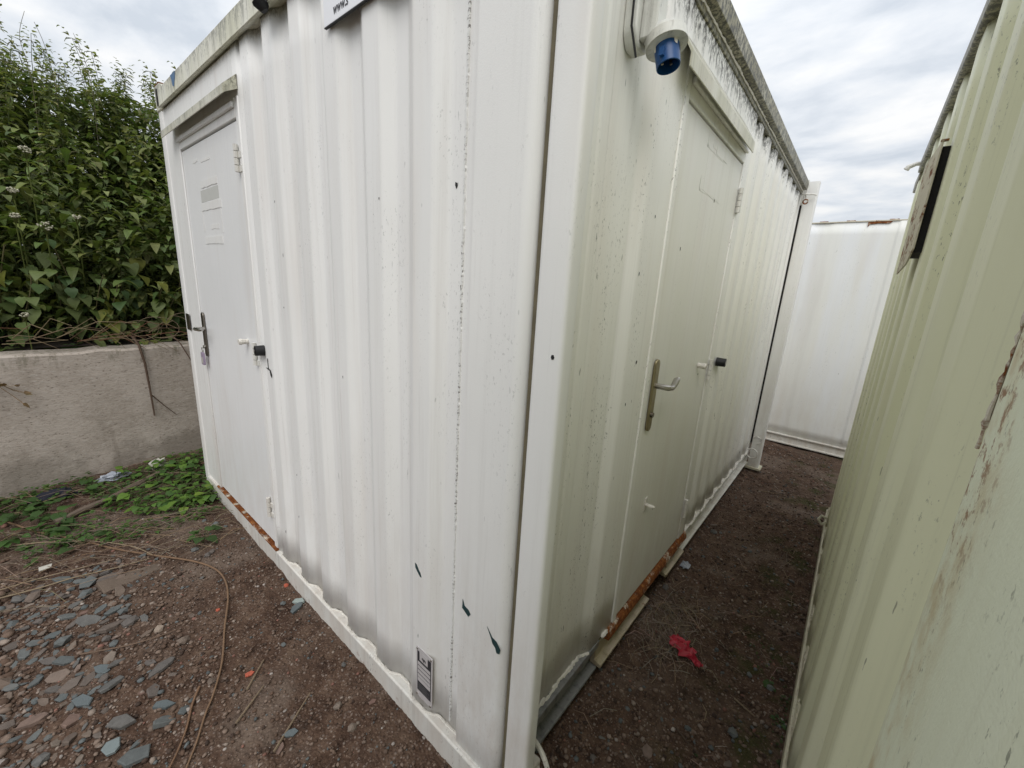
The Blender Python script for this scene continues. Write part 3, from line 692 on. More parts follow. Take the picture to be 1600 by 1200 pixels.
mb = MB(); mb.box((G+.08, -1.2, 2.25), (G+2.44, 2.9, 2.27)); mb.box((G+.08, 2.86, .05), (G+2.44, 2.9, 2.25)); mb.box((G+.08, -1.2, .05), (G+2.44, -1.16, 2.25)); mb.box((G+2.40, -1.16, .05), (G+2.44, 2.86, 2.25)); mb.box((G+.06, -1.16, .05), (G+2.40, 2.86, .09)); mb.build('shell', m_green, gc)
# rectangular repair patch with rusty edge
pp = MB().prism([(-.62, 1.72), (-.170, 1.72), (-.158, 1.60), (-.150, 1.445), (-.155, 1.425), (-.190, 1.395), (-.62, 1.36)], lambda u, v, h: (h, u, v), G, G-.0015).build('repair_patch', m_greenplate, gc, bevel=.0005)
MB().tube([(G-.0015, -.62, 1.36), (G-.0015, -.40, 1.378), (G-.0015, -.190, 1.395), (G-.0015, -.155, 1.425), (G-.0015, -.150, 1.445), (G-.0015, -.158, 1.60), (G-.0015, -.168, 1.72)], .0013, 5).build('seam_line', m_seam_shade, gc)
mb = MB(); zs = np.arange(1.41, 1.75, .006)
mb.tube([(G-.001, -.142-.004*math.sin(z*30)+.003*rng.random(), z) for z in zs], [.0022*rng.uniform(.3, 1.5) for _ in zs], 5); mb.build('rust_seam', rusty('rust_pale', .46), gc)
mb = MB()
for _ in range(40):
    y_, z_ = -.21+rng.gauss(0, .03), 1.36+rng.gauss(0, .025); w = rng.uniform(.0006, .0018)
    mb.prism([(y_-w, z_), (y_, z_-w*1.5), (y_+w*1.4, z_), (y_, z_+w)], lambda u, v, h: (h, u, v), G, G-.0007)
mb.build('rust_speck', simple('rust_speck', (.26, .15, .075), .9, var=.4), gc, kind='stuff')
for (y_, z_, w) in ((-.172, 1.205, .006), (-.30, 1.11, .008), (.10, 1.395, .004)):
    chip([(y_+w*math.cos(a)*rng.uniform(.6, 1.2), z_+w*math.sin(a)*rng.uniform(.6, 1.2)) for a in np.linspace(0, 5.6, 8)], G-.0012, m_gap, gc, 'x')
# hinged ventilator shutter standing off the wall
sh = MB().box((G-.020, 1.06, 1.69), (G+.02, 1.27, 1.975)).build('window_shutter_and_gap_shade', m_gap, gc)  # black frame block, also painting the shade in the gap behind the sheet
MB().prism([(1.045, 1.985), (1.30, 1.985), (1.30, 1.64), (1.12, 1.66), (1.045, 1.70)], lambda u, v, h: (h-(u-1.045)*.045, u, v), G-.026, G-.0215).build('shutter_sheet', rusty('rusty_white_sheet', .38), sh, bevel=.001)
MB().box((G-.028, 1.043, 1.9855), (G-.012, 1.055, 1.990)).build('shutter_bracket', m_rust, sh)
mb = MB(); mb.tube([(G+.03, 2.42, 2.235), (G-.005, 2.41, 2.250), (G-.035, 2.405, 2.250), (G-.062, 2.40, 2.238), (G-.070, 2.40, 2.225)], [.012, .011, .010, .012, .013], 8); mb.build('roof_hook', m_rail, gc)
mb = MB(); mb.tube([(G-.01, 2.58, .14), (G-.035, 2.57, .15), (G-.05, 2.56, .125), (G-.03, 2.55, .10), (G-.008, 2.57, .11)], .009, 6); mb.build('rail_lug', m_greenrail, gc)

# ------------------------------------------------------------------ white container closing the alley
bc = empty('white_container', (.4, 5.6, 0), 'plain white container standing across the far end of the alley', 'container')
YB = 4.55
fnB = lambda s, d, z: (s, YB+d, z)
pb = [(-1.4, 0), (.0, 0), (.05, .007), (.13, .007), (.17, .001), (.45, .001), (.60, .003), (.64, .003), (.655, -.004), (1.9, -.004)]
wall_sheet(fillet(pb, .02), fnB, .09, 2.285, 'front_wall', m_back, bc, nz=20, wob=.004)
mb = MB(); mb.prism([(YB-.028, .0), (YB-.028, .012), (YB-.012, .014), (YB-.012, .085), (YB-.026, .088), (YB-.026, .098), (YB+.05, .098), (YB+.05, .0)], lambda u, v, h: (h, u, v), -1.4, 1.9); mb.build('base_rail', m_rail, bc)
mb = MB(); mb.box((-1.4, YB-.006, 2.286), (1.9, YB+.06, 2.297)); mb.build('roof_rail', rusty('rust_edge', .34), bc, bevel=.002)
mb = MB()
for x_ in (.26, .57, .05): mb.box((x_, YB+.01, 2.2972), (x_+.07, YB+.05, 2.306))
mb.build('roof_cleat', m_rust, bc, bevel=.005)
MB().prism([(.425, 2.2845), (.60, 2.2845), (.58, 2.265), (.50, 2.268), (.44, 2.262), (.428, 2.235)], lambda u, v, h: (u, h, v), YB-.0055, YB-.0045).build('rust_patch', m_rusttop, bc)
mb = MB(); mb.box((-1.4, YB+.06, 2.28), (1.9, YB+2.4, 2.30)); mb.box((-1.4, YB+.06, .05), (-1.36, YB+2.4, 2.28)); mb.box((1.86, YB+.06, .05), (1.9, YB+2.4, 2.28)); mb.box((-1.36, YB+2.36, .05), (1.86, YB+2.4, 2.28)); mb.build('shell', m_back, bc)

# ------------------------------------------------------------------ retaining wall and bank
rw = empty('retaining_wall', (-3.4, 1, 0), 'low rough brown concrete wall holding back the nettle bank', 'wall')
mb = MB(); n = 60; rows = []
ysr = np.linspace(-5, 9, 140)
for yv in ysr:
    t = .945+.008*math.sin(yv*1.3)+.006*rng.uniform(-1, 1)
    rows.append([(-3.30, yv, -.2), (-3.30, yv, .3), (-3.30, yv, t-.012), (-3.312, yv, t), (-3.47, yv, t+.004), (-3.48, yv, -.2)])
mb.loft(rows); mb.build('concrete_face', m_conc, rw, smooth=25)
def bank_h(x, y): return .93+.42*np.clip((-3.48-x)/1.6, 0, 1.2)+.10*fbm(x*1.5+5, y*1.5, 3)
bx = np.concatenate([np.arange(-3.475, -6, -.12), np.arange(-6.2, -40, -2)]); by = np.concatenate([np.arange(-30, -3, 3), np.arange(-3, 4, .12), np.arange(4, 30, 3)])
BX, BY = np.meshgrid(bx, by, indexing='ij'); BZ = bank_h(BX, BY)
mb = MB(); mb.loft([[(BX[i, j], BY[i, j], BZ[i, j]) for j in range(len(by))] for i in range(len(bx))], close=False)
mb.build('bank', m_bank, smooth=60, kind='structure', label='dark earth bank behind the concrete wall')

# ------------------------------------------------------------------ vegetation
def leaf_into(mb, base, dirv, up_, L, W, droop=.5, fold=.25, rows=4, heart=False, col=(.07, .12, .035)):
    d = Vector(dirv).normalized(); side = d.cross(Vector(up_)).normalized(); upv = side.cross(d).normalized()
    prof = [.0, .52, .50, .30, 0] if not heart else [.30, .62, .56, .30, 0]
    ts = [0, .22, .45, .75, 1.0]; V = []; p = Vector(base); ang = 0
    mb.cur = (*col, 1)
    for i, t in enumerate(ts):
        c = Vector(base) + d*(L*t) + Vector((0, 0, -1))*(droop*L*t*t)
        if heart and i == 0: wv = side*(W*prof[0]); V += [c-wv-d*L*.10, c, c+wv-d*L*.10]
        else: wv = side*(W*prof[i]); V += [c-wv+upv*(fold*W*prof[i]), c, c+wv+upv*(fold*W*prof[i])]
    F = []
    for i in range(4):
        a = i*3; F += [(a, a+1, a+4, a+3), (a+1, a+2, a+5, a+4)]
    mb.add(V, F)
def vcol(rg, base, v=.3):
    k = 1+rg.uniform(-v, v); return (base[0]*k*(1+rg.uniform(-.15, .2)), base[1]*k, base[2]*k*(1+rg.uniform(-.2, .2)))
def nettle_mesh(seed, h):
    rg = random.Random(seed); st = MB(); fo = MB(); st.cur = (.10, .13, .045, 1)
    lean = Vector((rg.uniform(-.05, .09), rg.uniform(-.07, .07), 0)); N_ = int(h/.040)
    P_ = lambda t: Vector((lean.x*t*t*h*1.5+.015*math.sin(t*7+seed), lean.y*t*t*h*1.5+.012*math.cos(t*6+seed), h*t))
    st.tube([P_(i/12) for i in range(13)], [.0055*(1-.75*i/12) for i in range(13)], 5)
    a0 = rg.uniform(0, 6.28)
    for k in range(3, N_+1):
        t = k/N_; c = P_(t); a = a0 + (k % 2)*math.pi/2 + rg.uniform(-.25, .25)
        L = (.074 if t < .78 else .074*(1-(t-.78)/.22*.38))*rg.uniform(.75, 1.15); el = .25+.75*max(0, t-.75)*3
        tip = t > .86
        for s in (0, 1):
            b = a+math.pi*s+rg.uniform(-.2, .2); dv = Vector((math.cos(b), math.sin(b), el*rg.uniform(.6, 1.3)-.1))
            base = (.23, .255, .115) if tip else (.165, .205, .070)
            leaf_into(fo, c+dv*.012, dv, (0, 0, 1), L, L*.50, rg.uniform(.35, .95), .2, col=vcol(rg, base))
            if t > .35 and rg.random() < .85:       # young shoots in the axils
                for q_ in range(rg.randint(2, 4)):
                    b2 = b+rg.uniform(-1.0, 1.0); d2_ = Vector((math.cos(b2), math.sin(b2), rg.uniform(.1, .9)))
                    leaf_into(fo, c+dv*rg.uniform(.01, .05)+Vector((0, 0, .015)), d2_, (0, 0, 1), L*rg.uniform(.3, .55), L*.25, rg.uniform(.2, .7), .2, col=vcol(rg, (.165, .20, .070)))
            if t > .5 and rg.random() < .5:         # drooping flower strings
                fo.cur = (*vcol(rg, (.15, .165, .085)), 1)
                for q_ in range(2):
                    b2 = b+rg.uniform(-.8, .8); e_ = c+Vector((math.cos(b2), math.sin(b2), -.6))*rg.uniform(.03, .06)
                    fo.tube([c, (c+e_)/2+Vector((math.cos(b2), math.sin(b2), .3))*.012, e_], [.0015, .0028, .0015], 3)
    return st.mesh('stem', m_leaf, smooth=0), fo.mesh('foliage', m_leaf, smooth=0)
NET = [nettle_mesh(100+i, 1.0+.13*i) for i in range(7)]
def plant_tree(name, loc, rz, parts, label, cat, group, sc=1, tilt=(0, 0)):
    r = empty(name, loc, label, cat, group); r.rotation_euler = (tilt[0], tilt[1], rz); r.scale = (sc,)*3
    for nm, me_ in parts:
        o = bpy.data.objects.new(nm, me_); COL.objects.link(o); o.parent = r
        if nm == 'foliage': o['kind'] = 'stuff'
    return r
def top_target(x, y):      # height the hedge reaches
    return 2.64 + (-3.3-x)*.30 + .05*math.sin(y*9)+.03*y
rows = [(-3.62, .075, -.95), (-3.85, .075, -.66), (-4.12, .08, -.36), (-4.42, .070, -.10), (-4.72, .062, .0), (-4.95, .07, .02)]
for ri, (bx_, st_, dt) in enumerate(rows):
    yv = -1.55
    while yv < .62+.14*ri:
        x_ = bx_+rng.uniform(-.10, .10); b_z = float(bank_h(np.array(x_), np.array(yv)))
        h = top_target(x_, yv)+dt-b_z+rng.uniform(-.16, .12)
        i_ = min(range(7), key=lambda k: abs(1.0+.13*k-h)); i_ = max(0, min(6, i_+rng.choice((-1, 0, 0, 1))))
        plant_tree('nettle_plant', (x_, yv, b_z-.02), rng.uniform(0, 6.28), (('stem', NET[i_][0]), ('foliage', NET[i_][1])),
                   ('short nettle at the front of the stand, just behind the concrete wall top', 'nettle in the middle of the stand, leafy and overlapped by its neighbours', 'tall nettle at the back of the stand, its tip against the sky')[min(2, ri//2)], 'nettle', 'nettles crowding the bank', h/(1.0+.13*i_), (rng.uniform(-.07, .07), rng.uniform(-.02, .09)))
        yv += st_*rng.uniform(.7, 1.3)*1.25
# mass of leaves behind and under the stand
mb = MB(); rg = random.Random(77)
for _ in range(17000):
    x_ = -3.45-2.4*rg.random()**1.1; yv = rg.uniform(-2.2, 1.6); b_z = float(bank_h(np.array(x_), np.array(yv)))
    zt = top_target(x_, yv)-.46-.4*max(0, (x_+4.0))*1.6
    z_ = b_z + (zt-b_z)*rg.random()**.9
    a = rg.uniform(0, 6.28); L = rg.uniform(.05, .095)
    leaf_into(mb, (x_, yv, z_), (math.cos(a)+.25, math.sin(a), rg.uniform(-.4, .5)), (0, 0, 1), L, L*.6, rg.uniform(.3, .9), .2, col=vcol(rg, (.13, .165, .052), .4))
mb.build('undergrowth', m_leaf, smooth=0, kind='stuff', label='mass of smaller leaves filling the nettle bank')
mb = MB()
for _ in range(3200):
    x_ = rg.uniform(-7.5, -5.4); yv = rg.uniform(-4, 4.5); z_ = 1.30+rg.random()*1.35; a = rg.uniform(0, 6.28); L = rg.uniform(.25, .4)
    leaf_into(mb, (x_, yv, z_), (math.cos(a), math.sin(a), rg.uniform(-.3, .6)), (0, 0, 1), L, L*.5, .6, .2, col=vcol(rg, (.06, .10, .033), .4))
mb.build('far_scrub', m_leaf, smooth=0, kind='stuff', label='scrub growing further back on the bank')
# broad heart-leaved climbers low on the bank, every leaf a part
HL = []
for i in range(5):
    mb = MB(); rg = random.Random(300+i); L = .058+.009*i
    leaf_into(mb, (0, 0, 0), (1, 0, .1), (0, 0, 1), L, L*.78, .25+.1*i, .16, heart=True, col=((.085, .135, .045), (.12, .165, .05), (.065, .11, .04), (.14, .175, .065), (.17, .18, .04))[i])
    HL.append(mb.mesh('leaf', m_leaf, smooth=60))
for i in range(30):
    yv = -1.25+i*.058+rng.uniform(-.04, .04); x_ = -3.50-rng.random()*.16; zb_ = .96
    r = empty('climbing_plant', (x_, yv, zb_), 'broad heart leaved climber low on the bank above the concrete wall', 'climber', 'broad leaved climbers along the wall top')
    hh = rng.uniform(.35, .75); mb = MB(); mb.cur = (.09, .08, .035, 1)
    pts = [Vector((x_+.10*t+.02*math.sin(5*t+i), yv+.05*math.sin(3*t+i), zb_+hh*t)) for t in [k/6 for k in range(7)]]
    mb.tube(pts, .003, 4); mb.build('stem', m_straw, r)
    for k in range(10):
        t = (k+1)/10; pt = pts[min(6, int(t*6))]-r.location; a = rng.uniform(-1.5, 1.5)
        inst(HL[rng.choice((0, 1, 2, 3, 0, 1, 2, 3, 4)) if rng.random() < .6 else rng.randrange(4)], 'leaf', r, pt+Vector((.02, rng.uniform(-.05, .05), 0)), (rng.uniform(-.3, .3), rng.uniform(.25, 1.1), a), rng.uniform(.75, 1.2))
mb = MB(); rg = random.Random(78)
for _ in range(12000):
    x_ = rg.uniform(-5.4, -4.45); yv = rg.uniform(-2.4, 1.9); b_z = float(bank_h(np.array(x_), np.array(yv)))
    z_ = b_z+.3+(top_target(x_, yv)-.20+.30*float(fbm(np.array(x_*3.), np.array(yv*4.), 2))-b_z-.3)*rg.random()**.55; a = rg.uniform(0, 6.28); L = rg.uniform(.045, .085)
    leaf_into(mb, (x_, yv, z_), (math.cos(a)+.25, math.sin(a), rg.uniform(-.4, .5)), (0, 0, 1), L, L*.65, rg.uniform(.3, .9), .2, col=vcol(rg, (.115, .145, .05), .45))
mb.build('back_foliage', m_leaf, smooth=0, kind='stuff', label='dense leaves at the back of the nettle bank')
# white flower heads
def flower(loc, r_, label, n=26, buds=True):
    rt_ = empty('flowering_stem', loc, label, 'flower', 'cream flower clusters in the nettles')
    x_, y_, z_ = loc; rg = random.Random(int(abs(y_)*1000)); sm = MB(); sm.cur = (.16, .19, .06, 1); fl = MB()
    sm.tube([(x_-.25, y_, z_-.45), (x_-.08, y_, z_-.15), (x_, y_, z_)], .003, 4)
    for k in range(n):
        a = rg.uniform(0, 6.28); q_ = r_*math.sqrt(rg.random()); e_ = Vector((x_+.03+rg.uniform(0, .03), y_+q_*math.cos(a), z_+.03+q_*math.sin(a)*.7))
        sm.tube([(x_, y_, z_-.02), e_], .0011, 3)
        c = rg.uniform(.7, 1); fl.cur = (.50*c, .48*c, .36*c, 1); s_ = rg.uniform(.003, .0065)
        m4 = Matrix.Translation(e_)
        bmx = bmesh.new(); bmesh.ops.create_icosphere(bmx, subdivisions=1, radius=s_)
        fl.add([e_+v.co*rg.uniform(.7, 1.3) for v in bmx.verts], [tuple(v.index for v in f.verts) for f in bmx.faces]); bmx.free()
    sm.build('stem', m_leaf, rt_); fl.build('flower_head', m_straw, rt_, smooth=60)
for (y_, z_, r_, t_) in ((-.50, 1.68, 0.034, 'flat cream flower cluster with open buds, largest and lowest in the nettles'),
                         (-.52, 2.09, 0.028, 'white flower cluster highest up among the nettles'),
                         (-.60, 1.86, 0.022, 'small white flower cluster at the picture edge above the large cream one'),
                         (-.615, 1.72, 0.019, 'little white blossom tuft at the picture edge beside the large cream cluster'),
                         (-.36, 1.75, 0.019, 'sparse pale flower spray right of the large cream cluster'),
                         (-.66, 1.15, 0.019, 'low white blossom tuft just above the concrete wall top')):
    flower((-3.36, y_, z_), r_, t_)
# dry stems along and over the wall top
def smooth_path(pts, n=5):
    P_ = [Vector(p_) for p_ in pts]; o = []
    for i in range(len(P_)-1):
        a, b, c, d = P_[max(i-1, 0)], P_[i], P_[i+1], P_[min(i+2, len(P_)-1)]
        for k in range(n):
            t = k/n; o.append(.5*((2*b)+(c-a)*t+(2*a-5*b+4*c-d)*t*t+(3*b-a-3*c+d)*t**3))
    return o+[P_[-1]]
def stem_thing(name, pts, r, label, cat, group=None, col=(.17, .115, .07), n=5):
    mb = MB(); mb.cur = (*col, 1); pts = [Vector(p_) for p_ in pts]
    mb.tube(pts, [r*(1-.5*i/(len(pts)-1)) for i in range(len(pts))], n)
    o = mb.build(name, m_straw, smooth=60); return tag(o, label, cat, group)
stem_thing('hanging_vine', [(-3.34, -.19, 1.02), (-3.285, -.172, .965), (-3.278, -.155, .83), (-3.28, -.150, .64), (-3.282, -.147, .44)], .010, 'thick dead stem hanging straight down over the wall face', 'dead stem', col=(.10, .065, .045))
stem_thing('dead_twig', [(-3.287, -.148, .60), (-3.285, -.08, .50), (-3.287, -.02, .42)], .004, 'thin side twig slanting down from the hanging dead stem', 'twig', col=(.10, .065, .045))
stem_thing('dry_tendril', [(-3.36, .02, 1.03), (-3.28, .06, .96), (-3.275, .12, .80), (-3.285, .13, .62)], .005, 'dead stem drooping over the wall beside the cabin corner', 'dead stem', col=(.11, .07, .05))
for k in range(26):
    y0_ = rng.uniform(-1.1, .22); z_ = rng.uniform(.985, 1.04); l_ = rng.uniform(.15, .45); a = rng.uniform(-.6, .6); c_ = rng.choice(((.17, .125, .075), (.12, .075, .045), (.22, .17, .10), (.15, .07, .04)))
    stem_thing('dry_tendril', [(-3.40+.03*rng.random(), y0_, z_), (-3.34+.04*rng.random(), y0_+l_*.5, z_+rng.uniform(.0, .12)), (-3.30+.03*rng.random(), y0_+l_, z_+rng.uniform(-.12, .10))], rng.uniform(.002, .004),
               'thin dry stem tangled along the top of the concrete wall', 'dead stem', 'dry stems along the wall top', c_, 4)
for k in range(9):      # looping dry tangle near the cabin
    cy_, cz_, rr_ = rng.uniform(-.18, .16), rng.uniform(1.03, 1.12), rng.uniform(.06, .16); a0 = rng.uniform(0, 6)
    stem_thing('dry_tendril', [(-3.31+.04*math.sin(t+k), cy_+rr_*math.cos(a0+t), cz_+rr_*.7*math.sin(a0+t)) for t in np.linspace(0, rng.uniform(1.8, 4), 10)], .0022,
               'curled dry tendril in the tangle beside the cabin post', 'dead stem', 'curled tendrils beside the cabin post', (.20, .15, .10), 4)
for k in range(5):
    y0_ = -.85+.2*k+rng.uniform(-.05, .05)
    stem_thing('bare_stalk', smooth_path([(-4.3, y0_, 2.3), (-4.28, y0_+.02, 2.75), (-4.25, y0_+.0, 2.98), (-4.20, y0_+.05*rng.uniform(-1, 1), 3.08+.1*rng.random())]), .0022, 'thin bare stalk rising out of the nettle tops', 'stalk', 'bare stalks above the nettles', (.16, .14, .09), 4)
mb = MB(); rg = random.Random(9)
dt_ = empty('dead_weed', (-3.30, -.79, .70), 'dried brown weed sprig clinging to the wall face at the picture edge', 'weed')
mb.cur = (.14, .09, .05, 1)
for k in range(9):
    a = rg.uniform(0, 6.28); mb.tube([(-3.296, -.86, .82), (-3.27, -.80+.03*math.cos(a), .73+.04*math.sin(a)), (-3.25+.02*rg.random(), -.79+.07*math.cos(a), .70+.08*math.sin(a))], .0018, 3)
    leaf_into(mb, (-3.26, -.79+.06*math.cos(a), .70+.07*math.sin(a)), (.3, math.cos(a), math.sin(a)), (1, 0, .2), .035, .018, .4, col=vcol(rg, (.17, .115, .055)))
mb.build('dried_leaves', m_straw, dt_, smooth=0)

# low weeds at the wall foot, every leaf a part
WL = []
for i in range(6):
    mb = MB(); rg = random.Random(500+i); L = .040+.005*i
    leaf_into(mb, (0, 0, 0), (1, 0, .25), (0, 0, 1), L, L*.72, .35, .15, heart=i % 2 == 0, col=((.10, .19, .035), (.075, .145, .03), (.06, .12, .03), (.12, .21, .035), (.05, .095, .028), (.17, .25, .04))[i]); WL.append(mb.mesh('leaf', m_leaf, smooth=60))
def weed(x_, y_, nl, spread, hgt, label, group, pal, ls=1):
    z_ = gz(x_, y_); r = empty('weed', (x_, y_, z_), label, 'weed', group); mb = MB(); mb.cur = (.10, .13, .045, 1)
    for k in range(nl):
        a = rng.uniform(0, 6.28); q_ = spread*math.sqrt(rng.random()); e_ = Vector((q_*math.cos(a), q_*math.sin(a), hgt*rng.uniform(.4, 1.1)*(1-.4*q_/max(spread, .01))))
        mb.tube([Vector((x_, y_, z_-.01)), Vector((x_, y_, z_))+e_*.6+Vector((0, 0, hgt*.25)), Vector((x_, y_, z_))+e_], .0014, 3)
        inst(WL[rng.choice(pal)], 'leaf', r, e_, (rng.uniform(-.3, .3), rng.uniform(-.15, .5), a+rng.uniform(-.6, .6)), ls*rng.uniform(.7, 1.25))
    mb.build('stem', m_leaf, r, smooth=0)
for (x_, y_, lab) in ((-2.50, -.10, 'bright green leafy weed against the rusty end of the cabin rail'), (-2.44, -.18, 'yellowish green weed in front of the rusty cabin rail end')):
    weed(x_, y_, 12, .10, .11, lab, None, (0, 3, 5, 3))
for k in range(30):
    t = rng.random(); x_ = -2.50-.62*rng.random(); y_ = -.42+.42*t+rng.uniform(-.05, .10)
    if y_ > -.03 and x_ > -2.8: y_ -= .12
    weed(x_, y_, 9, .09, .08, 'low broad leaved weed in the green patch between the wall and the cabin', 'weeds in the patch by the cabin corner', (0, 1, 1, 2, 3))
for k in range(10):
    weed(rng.uniform(-3.15, -2.5), rng.uniform(-.95, -.5), 7, .08, .08, 'dark low weed along the foot of the concrete wall', 'dark weeds along the wall foot', (2, 4, 4))
for (x_, y_, lab) in ((-3.08, -.86, 'dark bramble clump at the picture edge by the wall foot'), (-2.44, -.64, 'single dark bramble sprig by the long brown cane'), (-2.0, -.21, 'small lone weed on bare earth before the cabin rail')):
    weed(x_, y_, 7, .075, .07, lab, None, (4, 4, 2))
for (x_, y_, lab) in ((.60, .95, 'small weed under the green container base rail'), (.56, 1.10, 'low sprig by the green container, further into the alley')):
    weed(x_, y_, 5, .018, .012, lab, None, (4, 4), .38)
mb = MB(); rg = random.Random(31)     # fine ground cover
for _ in range(2600):
    x_ = -2.25-1.02*rg.random(); y_ = rg.uniform(-1.1, .25)
    if x_ > -2.75 and y_ > -.03: continue
    if fbm(np.array(x_*3.1), np.array(y_*3.1), 2) < -.07+.25*max(0, x_+2.7): continue
    a = rg.uniform(0, 6.28); L = rg.uniform(.018, .04)
    leaf_into(mb, (x_, y_, gz(x_, y_)+rg.uniform(.0, .045)), (math.cos(a), math.sin(a), rg.uniform(-.1, .5)), (0, 0, 1), L, L*.6, .4, .15, col=vcol(rg, (.062, .115, .028), .4))
for _ in range(500):
    x_ = .62-.22*rg.random()**1.5; y_ = rg.uniform(.5, 1.9); 
    if fbm(np.array(x_*6.1), np.array(y_*4.1), 2) < .02: continue
    a = rg.uniform(0, 6.28); L = rg.uniform(.008, .018)
    leaf_into(mb, (x_, y_, gz(x_, y_)+rg.uniform(.0, .012)), (math.cos(a), math.sin(a), rg.uniform(-.1, .5)), (0, 0, 1), L, L*.6, .4, .15, col=vcol(rg, (.04, .065, .018), .4))
mb.build('ground_cover', m_leaf, smooth=0, kind='stuff', label='fine green ground cover at the wall foot and alley edge')
mb = MB()                              # dry grass straws
for _ in range(330):
    x_, y_ = (rg.gauss(.13, .07), rg.gauss(1.12, .14)) if rg.random() < .75 else (rg.uniform(.03, .6), rg.uniform(.4, 2.6)); a = rg.uniform(0, 6.28); l_ = rg.uniform(.04, .13); x_ = max(.03, x_)
    mb.cur = (*vcol(rg, (.24, .19, .14), .35), 1); c = Vector((x_, y_, gz(x_, y_)+.006)); d_ = Vector((math.cos(a), math.sin(a), 0))*l_
    mb.tube([c-d_*.5, c+Vector((rg.uniform(-.01, .01), rg.uniform(-.01, .01), rg.uniform(.005, .03))), c+d_*.5], .0011, 3)
for _ in range(260):
    x_, y_ = rg.uniform(-3.2, -1.9), rg.uniform(-.95, .1); a = rg.uniform(-.9, .9)+1.2; l_ = rg.uniform(.08, .35)
    if x_ > -2.7 and y_ > -.05: continue
    mb.cur = (*vcol(rg, (.17, .13, .085), .35), 1); c = Vector((x_, y_, gz(x_, y_)+.010+.03*rg.random())); d_ = Vector((math.cos(a), math.sin(a), 0))*l_
    mb.tube([c-d_*.5, c+Vector((rg.uniform(-.02, .02), 0, rg.uniform(.0, .03))), c+d_*.5], .0011, 3)
mb.build('dry_grass', m_straw, smooth=0, kind='stuff', label='dry straws scattered on the earth')

# ------------------------------------------------------------------ loose things on the ground
def on_ground(xy, lift=.008): return [(a, b, gz(a, b)+lift) for a, b in xy]
C1 = (.185, .115, .070)
stem_thing('bramble_cane', smooth_path(on_ground([(-3.05, -1.02), (-2.994, -.926), (-2.735, -.789), (-2.466, -.636), (-2.253, -.534), (-2.035, -.414), (-1.848, -.293), (-1.709, -.233), (-1.576, -.223), (-1.436, -.25), (-1.266, -.311), (-1.087, -.37), (-.966, -.429), (-.909, -.468), (-.836, -.51), (-.778, -.55), (-.70, -.60)], .010)), .0056, 'long orange brown bramble cane curving across the earth', 'cane', col=C1, n=7)
stem_thing('bramble_cane', smooth_path(on_ground([(-1.03, -.455), (-1.02, -.463), (-.969, -.493), (-.906, -.522), (-.855, -.553), (-.814, -.583), (-.75, -.63)], .010)), .005, 'short brown cane lying beside the lower end of the long bramble cane', 'cane', col=(.17, .10, .06), n=6)
stem_thing('dry_stalk', smooth_path(on_ground([(-2.75, -1.0), (-2.685, -.924), (-2.592, -.793), (-2.414, -.616), (-2.197, -.478), (-2.022, -.416)], .02)), .004, 'straw coloured stalk lying nearest the weeds by the long cane', 'dry stalk', col=(.26, .20, .13))
stem_thing('dry_stalk', smooth_path(on_ground([(-2.191, -.98), (-2.131, -.808), (-2.098, -.687), (-2.044, -.559), (-2.003, -.432)], .02)), .004, 'straw coloured stalk reaching from the picture edge to the grey board', 'dry stalk', col=(.24, .185, .12))
stem_thing('dry_stalk', smooth_path(on_ground([(-2.25, -1.0), (-2.219, -.805), (-2.167, -.66), (-2.123, -.549)], .02)), .003, 'thin pale stalk between two longer straw coloured stalks', 'dry stalk', col=(.27, .21, .14))
stem_thing('twig', smooth_path(on_ground([(-1.53, -.72), (-1.442, -.594), (-1.398, -.502), (-1.385, -.45)], .012)), .0035, 'thin brown twig lying among slate pieces', 'twig', col=(.15, .10, .07))
for pts, lab in (([(-.90, -.345), (-.985, -.26)], 'pale brown stick beside the orange brick fragment'), ([(-.80, -.41), (-.87, -.30)], 'thin pale twig right of the long bramble cane'), ([(.312, .653), (.36, .63), (.411, .618)], 'dark crooked twig in the alley near the green container'), ([(.451, .933), (.528, .902)], 'bleached twig in the alley beside the mossy patch'),
                 ([(.172, 3.057), (.25, 3.10), (.358, 3.128)], 'brown twig lying across the alley'), ([(.245, 4.262), (.427, 4.068)], 'dark twig near the far white container'), ([(-.62, -.36), (-.72, -.20)], 'brown twig on the earth nearest the cabin corner')):
    stem_thing('twig', smooth_path(on_ground(pts, .008)), .004, lab, 'twig', col=(.20, .15, .10) if 'dark' not in lab else (.08, .055, .04))
mb = MB(); lp = smooth_path([(a, b, gz(a, b)+.028) for a, b in ((-2.74, -.72), (-2.79, -.60), (-2.846, -.459), (-2.918, -.341), (-3.0, -.18))], 3)
mb.tube(lp, [.017*rng.uniform(.85, 1.15) for _ in lp], 9); tag(mb.build('fallen_branch', m_log), 'grey dead branch lying in the weeds by the wall', 'branch')
bz = gz(-1.95, -.45)-.012
mb = MB(); mb.add([(-1.99, -.64, bz-.01), (-1.87, -.62, bz-.01), (-1.90, -.40, bz), (-1.97, -.385, bz), (-1.985, -.63, bz+.02), (-1.875, -.615, bz+.018), (-1.905, -.405, bz+.016), (-1.965, -.39, bz+.016)], [(0, 3, 2, 1), (4, 5, 6, 7), (0, 1, 5, 4), (1, 2, 6, 5), (2, 3, 7, 6), (3, 0, 4, 7)])
tag(mb.build('board', m_log, bevel=.004), 'weathered grey board half sunk in the earth', 'board')
